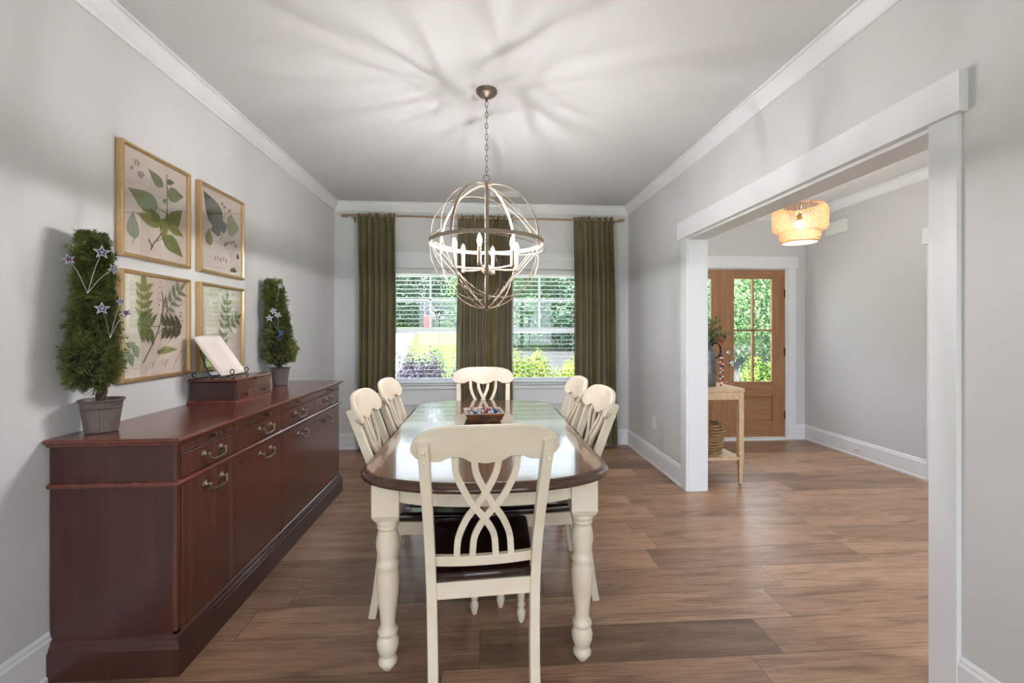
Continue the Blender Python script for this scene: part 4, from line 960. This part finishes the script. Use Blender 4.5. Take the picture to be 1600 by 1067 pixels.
# ------------------------------------------------------------ fill lamps added in the unseen room behind the camera
M_led = mat('fill_light_lens', (1, 1, 1, 1), .5, emit=6, ecol=(1, .93, .86, 1))
for i, (x, y) in enumerate([(-3, -1.8), (-1, -1.8), (1, -1.8), (3, -1.8), (-3, -3.9), (-1, -3.9), (1, -3.9), (3, -3.9)]):  # downlights added out of view as fill
    t = thing('fill_ceiling_light', (x, y, ZC), 0, 'round recessed fill light added in the unseen room behind the viewer' if y < 0 else 'round recessed fill light added in the foyer, hidden above the cased opening', 'ceiling light', 'added fill ceiling lights' if y < 0 else None)
    m = MB(); m.lathe([(.095, -.001), (.095, -.006), (.075, -.006), (.075, -.001)], 24, cap=False); m.build('trim_ring', M_plastic, t)
    m = MB(); m.lathe([(.001, -.0035), (.075, -.0035)], 24, cap=False); m.build('lens', M_led, t)
    l = bpy.data.lights.new('lamp', 'AREA'); l.shape = 'DISK'; l.size = .15; l.energy = 10 if y < 0 else 40; l.color = (.95, .98, 1); l.spread = R(160)
    o = bpy.data.objects.new('lamp', l); COL.objects.link(o); o.parent = t; o.location = (0, 0, -.012)

for i, (x, y, e) in enumerate([(-1.2, -1.9, 15), (1.3, -2.1, 15), (0, -3.6, 50), (3.35, -.4, 150)]):  # uplights added out of view, ceiling bounce gives soft fill
    t = thing('fill_uplight', (x, y, 0), 0, 'black uplight lamp added unseen behind the viewer to bounce light off the ceiling', 'lamp', 'added fill uplights')
    m = MB(); m.lathe([(.001, 0), (.14, 0), (.14, .012), (.02, .025), (.001, .026)], 28); m.build('base', M_iron, t)
    m = MB(); m.tube([(0, 0, .02), (0, 0, 1.76)], .012, 12, up=(0, 1, 0)); m.build('pole', M_iron, t)
    m = MB(); m.lathe([(.012, 1.75), (.09, 1.77), (.15, 1.85), (.145, 1.85), (.085, 1.78), (.012, 1.765)], 28, cap=False); m.build('lamp_shade', M_iron, t)
    l = bpy.data.lights.new('lamp', 'AREA'); l.shape = 'DISK'; l.size = .2; l.energy = e; l.color = (.9, .96, 1)
    o = bpy.data.objects.new('lamp', l); COL.objects.link(o); o.parent = t; o.location = (0, 0, 1.83); o.rotation_euler = (PI, 0, 0)

# ------------------------------------------------------------ outdoors
M_grass = mat('lawn_grass', lin(76, 102, 50), .95, spec=.1, vscale=(3, 3, 3), col2=lin(66, 90, 42), bump=.5, bscale=(40, 40, 40))
M_conc = mat('pale_concrete', lin(214, 210, 204), .8, var=.08, vscale=(2, 2, 2))
M_mulch = mat('pine_straw_mulch', lin(48, 48, 52), .95, var=.5, vscale=(9, 30, 9), bump=.6)
def gz(x, y): return -.35+max(0, y-8)*.0795 if y < 32 else 1.56+(y-32)*.05
def sheet(name, poly, m_, dz):
    """poly rows: list of (y, x0, x1)"""
    m = MB(); N = 12; rings = [[(x0+(x1-x0)*i/N, y, gz(0, y)+dz) for i in range(N+1)] for y, x0, x1 in poly]
    m.loft(rings, cap=False, closed=False, smooth=True); m.build(name, m_, kind='structure')
sheet('lawn', [(y, -30, 40) for y in (-40, -6, 5.35, 8, 11, 14, 18, 22, 26, 32, 45, 60)], M_grass, 0)
sheet('driveway', [(y, -2.1-(y-10)*.118-9, -2.1-(y-10)*.118) for y in (7, 10, 15, 20, 25, 30)], M_conc, .02)
sheet('mulch_bed', [(y, .1+(y-8)*.03, 26) for y in (9.2, 11, 14, 18, 22, 30, 40)], M_mulch, .03)
sheet('sun_bounce_strip', [(y, -6, 6) for y in (5.4, 6.0, 6.9)], M_conc, .02)  # pale strip added below the sill line to bounce sun onto the ceiling
def leaf_cloud(m, c, r, n, L, rnd, flat=1.0):
    for _ in range(n):
        d = Vector((rnd.gauss(0, 1), rnd.gauss(0, 1), rnd.gauss(0, 1))).normalized()
        p = Vector(c)+Vector((d.x*r[0], d.y*r[1], d.z*r[2]))*rnd.uniform(.35, 1.05)**.7
        n_ = (d+Vector((rnd.uniform(-.8, .8), rnd.uniform(-.8, .8), rnd.uniform(-.4, .9)))).normalized()
        s = n_.cross(Vector((rnd.uniform(-1, 1), rnd.uniform(-1, 1), .3))).normalized(); u = n_.cross(s); l = L*rnd.uniform(.6, 1.25)
        m.add([p-s*l*.5, p+u*l*.28, p+s*l*.55, p-u*l*.28], [(0, 1, 2, 3)])
def leafm(name, a, b): return mat(name, a, .8, spec=.15, vscale=(1.3, 1.3, 1.3), col2=b)
LM = [leafm('tree_leaf_dark', lin(72, 100, 76), lin(50, 76, 62)), leafm('tree_leaf_mid', lin(92, 122, 78), lin(64, 94, 68)), leafm('tree_leaf_light', lin(116, 146, 92), lin(80, 112, 74))]
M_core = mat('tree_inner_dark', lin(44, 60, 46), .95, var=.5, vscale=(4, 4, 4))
M_tbark = mat('tree_bark', lin(150, 140, 128), .9, var=.4, vscale=(8, 8, 2))
def tree(loc, H, Wd, mi, n, L, seed, label, low=.12):
    rnd = random.Random(seed); t = thing('tree', loc, 0, label, 'tree', 'trees beyond the lawn')
    m = MB(); m.tube(catmull([(0, 0, -.2), (rnd.uniform(-.2, .2), 0, H*.4), (rnd.uniform(-.4, .4), 0, H*.85)], 5), .13*H/9, 8, scale=[1-.6*i/10 for i in range(11)])
    for k in range(5):
        a = rnd.uniform(0, 2*PI); z = H*rnd.uniform(.2, .5); m.tube([(0, 0, z), (math.cos(a)*Wd*.35, math.sin(a)*Wd*.35, z+H*.18)], .05*H/9, 6)
    m.build('trunk', M_tbark, t)
    m = MB(); c = MB()
    blobs = 16
    for k in range(blobs):
        f = (k+.5)/blobs; z = H*(low+(.98-low)*f); rad = Wd*.5*math.sin(PI*(.22+.74*f))**.7; a = k*2.4+rnd.uniform(-.4, .4); rr1 = rad*.55
        cc = (math.cos(a)*rr1, math.sin(a)*rr1, z); br = rad*rnd.uniform(.5, .75)+.2
        leaf_cloud(m, cc, (br, br, br*.75), n//blobs, L, rnd)
    m.build('foliage', LM[mi], t, kind='stuff')
    return t
TR = [(-9.0, 34, 7.4, 5.0, 0), (-5.3, 33.5, 6.8, 4.6, 0), (-2.2, 35, 7.4, 4.6, 0), (-.5, 30.5, 6.0, 4.0, 1), (1.0, 25.5, 5.2, 3.6, 1), (-13, 31, 6.5, 4.6, 1), (3.7, 23.6, 5.4, 3.8, 0), (6.7, 24.5, 5, 3.8, 1), (1.5, 19.5, 4.9, 3.3, 1), (4.4, 18.5, 4.6, 3.3, 0), (9.6, 21.5, 4.8, 3.6, 0), (13, 23, 5.4, 4.2, 1), (7.0, 14.5, 3.6, 3.0, 2), (10.2, 15.5, 4.0, 3.4, 2), (-16.5, 27, 6, 5, 0), (17, 24, 6, 5, 0), (3.2, 30, 6.4, 4.2, 0), (10.6, 28, 6.6, 5, 0), (-8, 40, 9, 5.6, 2), (-2.0, 41.5, 9, 5.6, 2), (3.9, 38, 8.5, 5.6, 2), (10, 36, 9, 6, 1)]
kinds = ['dark dense tree', 'mid green bushy tree', 'pale green leafy tree']
places = ['far left behind the driveway', 'behind the driveway left of the red bin', 'directly behind the red bin', 'right of the red bin at the lawn edge', 'seen past the middle curtain', 'at the far left end of the tree line', 'in the wood seen through the right window', 'in the wood right of the right window', 'nearest in the right window, low branches over the mulch', 'near the right edge of the right window view', 'beyond the foyer door at its left', 'beyond the foyer door at its right', 'close behind the foyer door glass, left pane', 'close behind the foyer door glass, right pane', 'far outside left of the driveway', 'far right of the entry', 'in the back row behind the right window', 'in the back row behind the entry door', 'in the back row at the left, behind the driveway', 'in the back row behind the red bin', 'in the back row in the middle', 'in the back row at the right']
for i, (x, y, H, Wd, mi) in enumerate(TR):
    tree((x, y, gz(x, y)), H, Wd, mi, 13000 if 17 < y else 12000, .20 if y > 28 else (.15 if y > 17 else .11), 100+i, kinds[mi]+' '+places[i], .04)
def shrub(loc, r, m1, n, L, seed, label, nm='shrub'):
    rnd = random.Random(seed); t = thing(nm, loc, 0, label, 'shrub')
    m = MB(); c = MB()
    for k in range(9):
        a = k*2.4; q = .55 if k else 0; cc = (math.cos(a)*r[0]*q, math.sin(a)*r[1]*q, r[2]*(1+.18*math.sin(k*1.7)))
        rad = (r[0]*.52, r[1]*.52, r[2]*.82); leaf_cloud(m, cc, rad, n//9, L, rnd)
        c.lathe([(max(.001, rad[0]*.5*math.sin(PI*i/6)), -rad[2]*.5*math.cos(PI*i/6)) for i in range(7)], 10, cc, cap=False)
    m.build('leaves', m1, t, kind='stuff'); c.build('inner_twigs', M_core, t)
    m = MB()
    for k in range(5): a = k*1.26; m.tube([(0, 0, -.02), (math.cos(a)*r[0]*.4, math.sin(a)*r[1]*.4, r[2])], .012, 6)
    m.build('stems', M_tbark, t)
M_purp = leafm('burgundy_leaf', lin(104, 82, 98), lin(70, 64, 84)); M_yel = leafm('yellow_green_leaf', lin(150, 160, 48), lin(96, 120, 42)); M_brg = leafm('bright_green_leaf', lin(114, 142, 52), lin(72, 102, 42))
shrub((-1.02, 7.1, gz(0, 7.1)), (.46, .4, .72), M_purp, 15000, .04, 1, 'burgundy leaved shrub under the left half of the left window')
shrub((-.17, 7.3, gz(0, 7.3)), (.38, .38, .70), M_purp, 12000, .04, 2, 'burgundy leaved shrub partly hidden by the middle curtain')
shrub((.68, 7.0, gz(0, 7)), (.38, .38, .70), M_yel, 13000, .045, 3, 'tall yellow-green shrub at the left of the right window beside the middle curtain')
shrub((1.12, 6.7, gz(0, 6.7)), (.42, .32, .62), M_yel, 11000, .04, 4, 'low yellow shrub at the middle of the right window')
shrub((1.62, 7.2, gz(0, 7.2)), (.34, .32, .64), M_yel, 9000, .04, 5, 'yellow shrub at the right edge of the right window')
shrub((4.72, 7.0, gz(0, 7)), (.46, .42, .66), M_brg, 13000, .05, 6, 'bright green shrub outside the foyer door')
t = thing('wheeled_bin', (-3.63, 29.5, gz(0, 29.5)), 0, 'red wheeled rubbish bin standing at the far edge of the lawn', 'bin')
M_bin = mat('red_bin_plastic', lin(160, 44, 42), .5)
m = MB(); m.loft([[(-a, -a, z), (a, -a, z), (a, a, z), (-a, a, z)] for a, z in ((.21, .05), (.27, .82), (.285, .84))], smooth=False); m.build('bin_body', M_bin, t)
m = MB(); m.loft([[(-a, -a, z), (a, -a, z), (a, a, z), (-a, a, z)] for a, z in ((.295, .84), (.295, .88), (.22, .93))], smooth=False); m.build('lid', M_bin, t)
for s in (-1, 1):
    m = MB(); m.M = Matrix.Translation((s*.24, .2, .1)) @ Matrix.Rotation(PI/2, 4, 'Y'); m.lathe([(.001, -.03), (.1, -.03), (.1, .03), (.001, .03)], 16); m.build('wheel', M_iron, t)
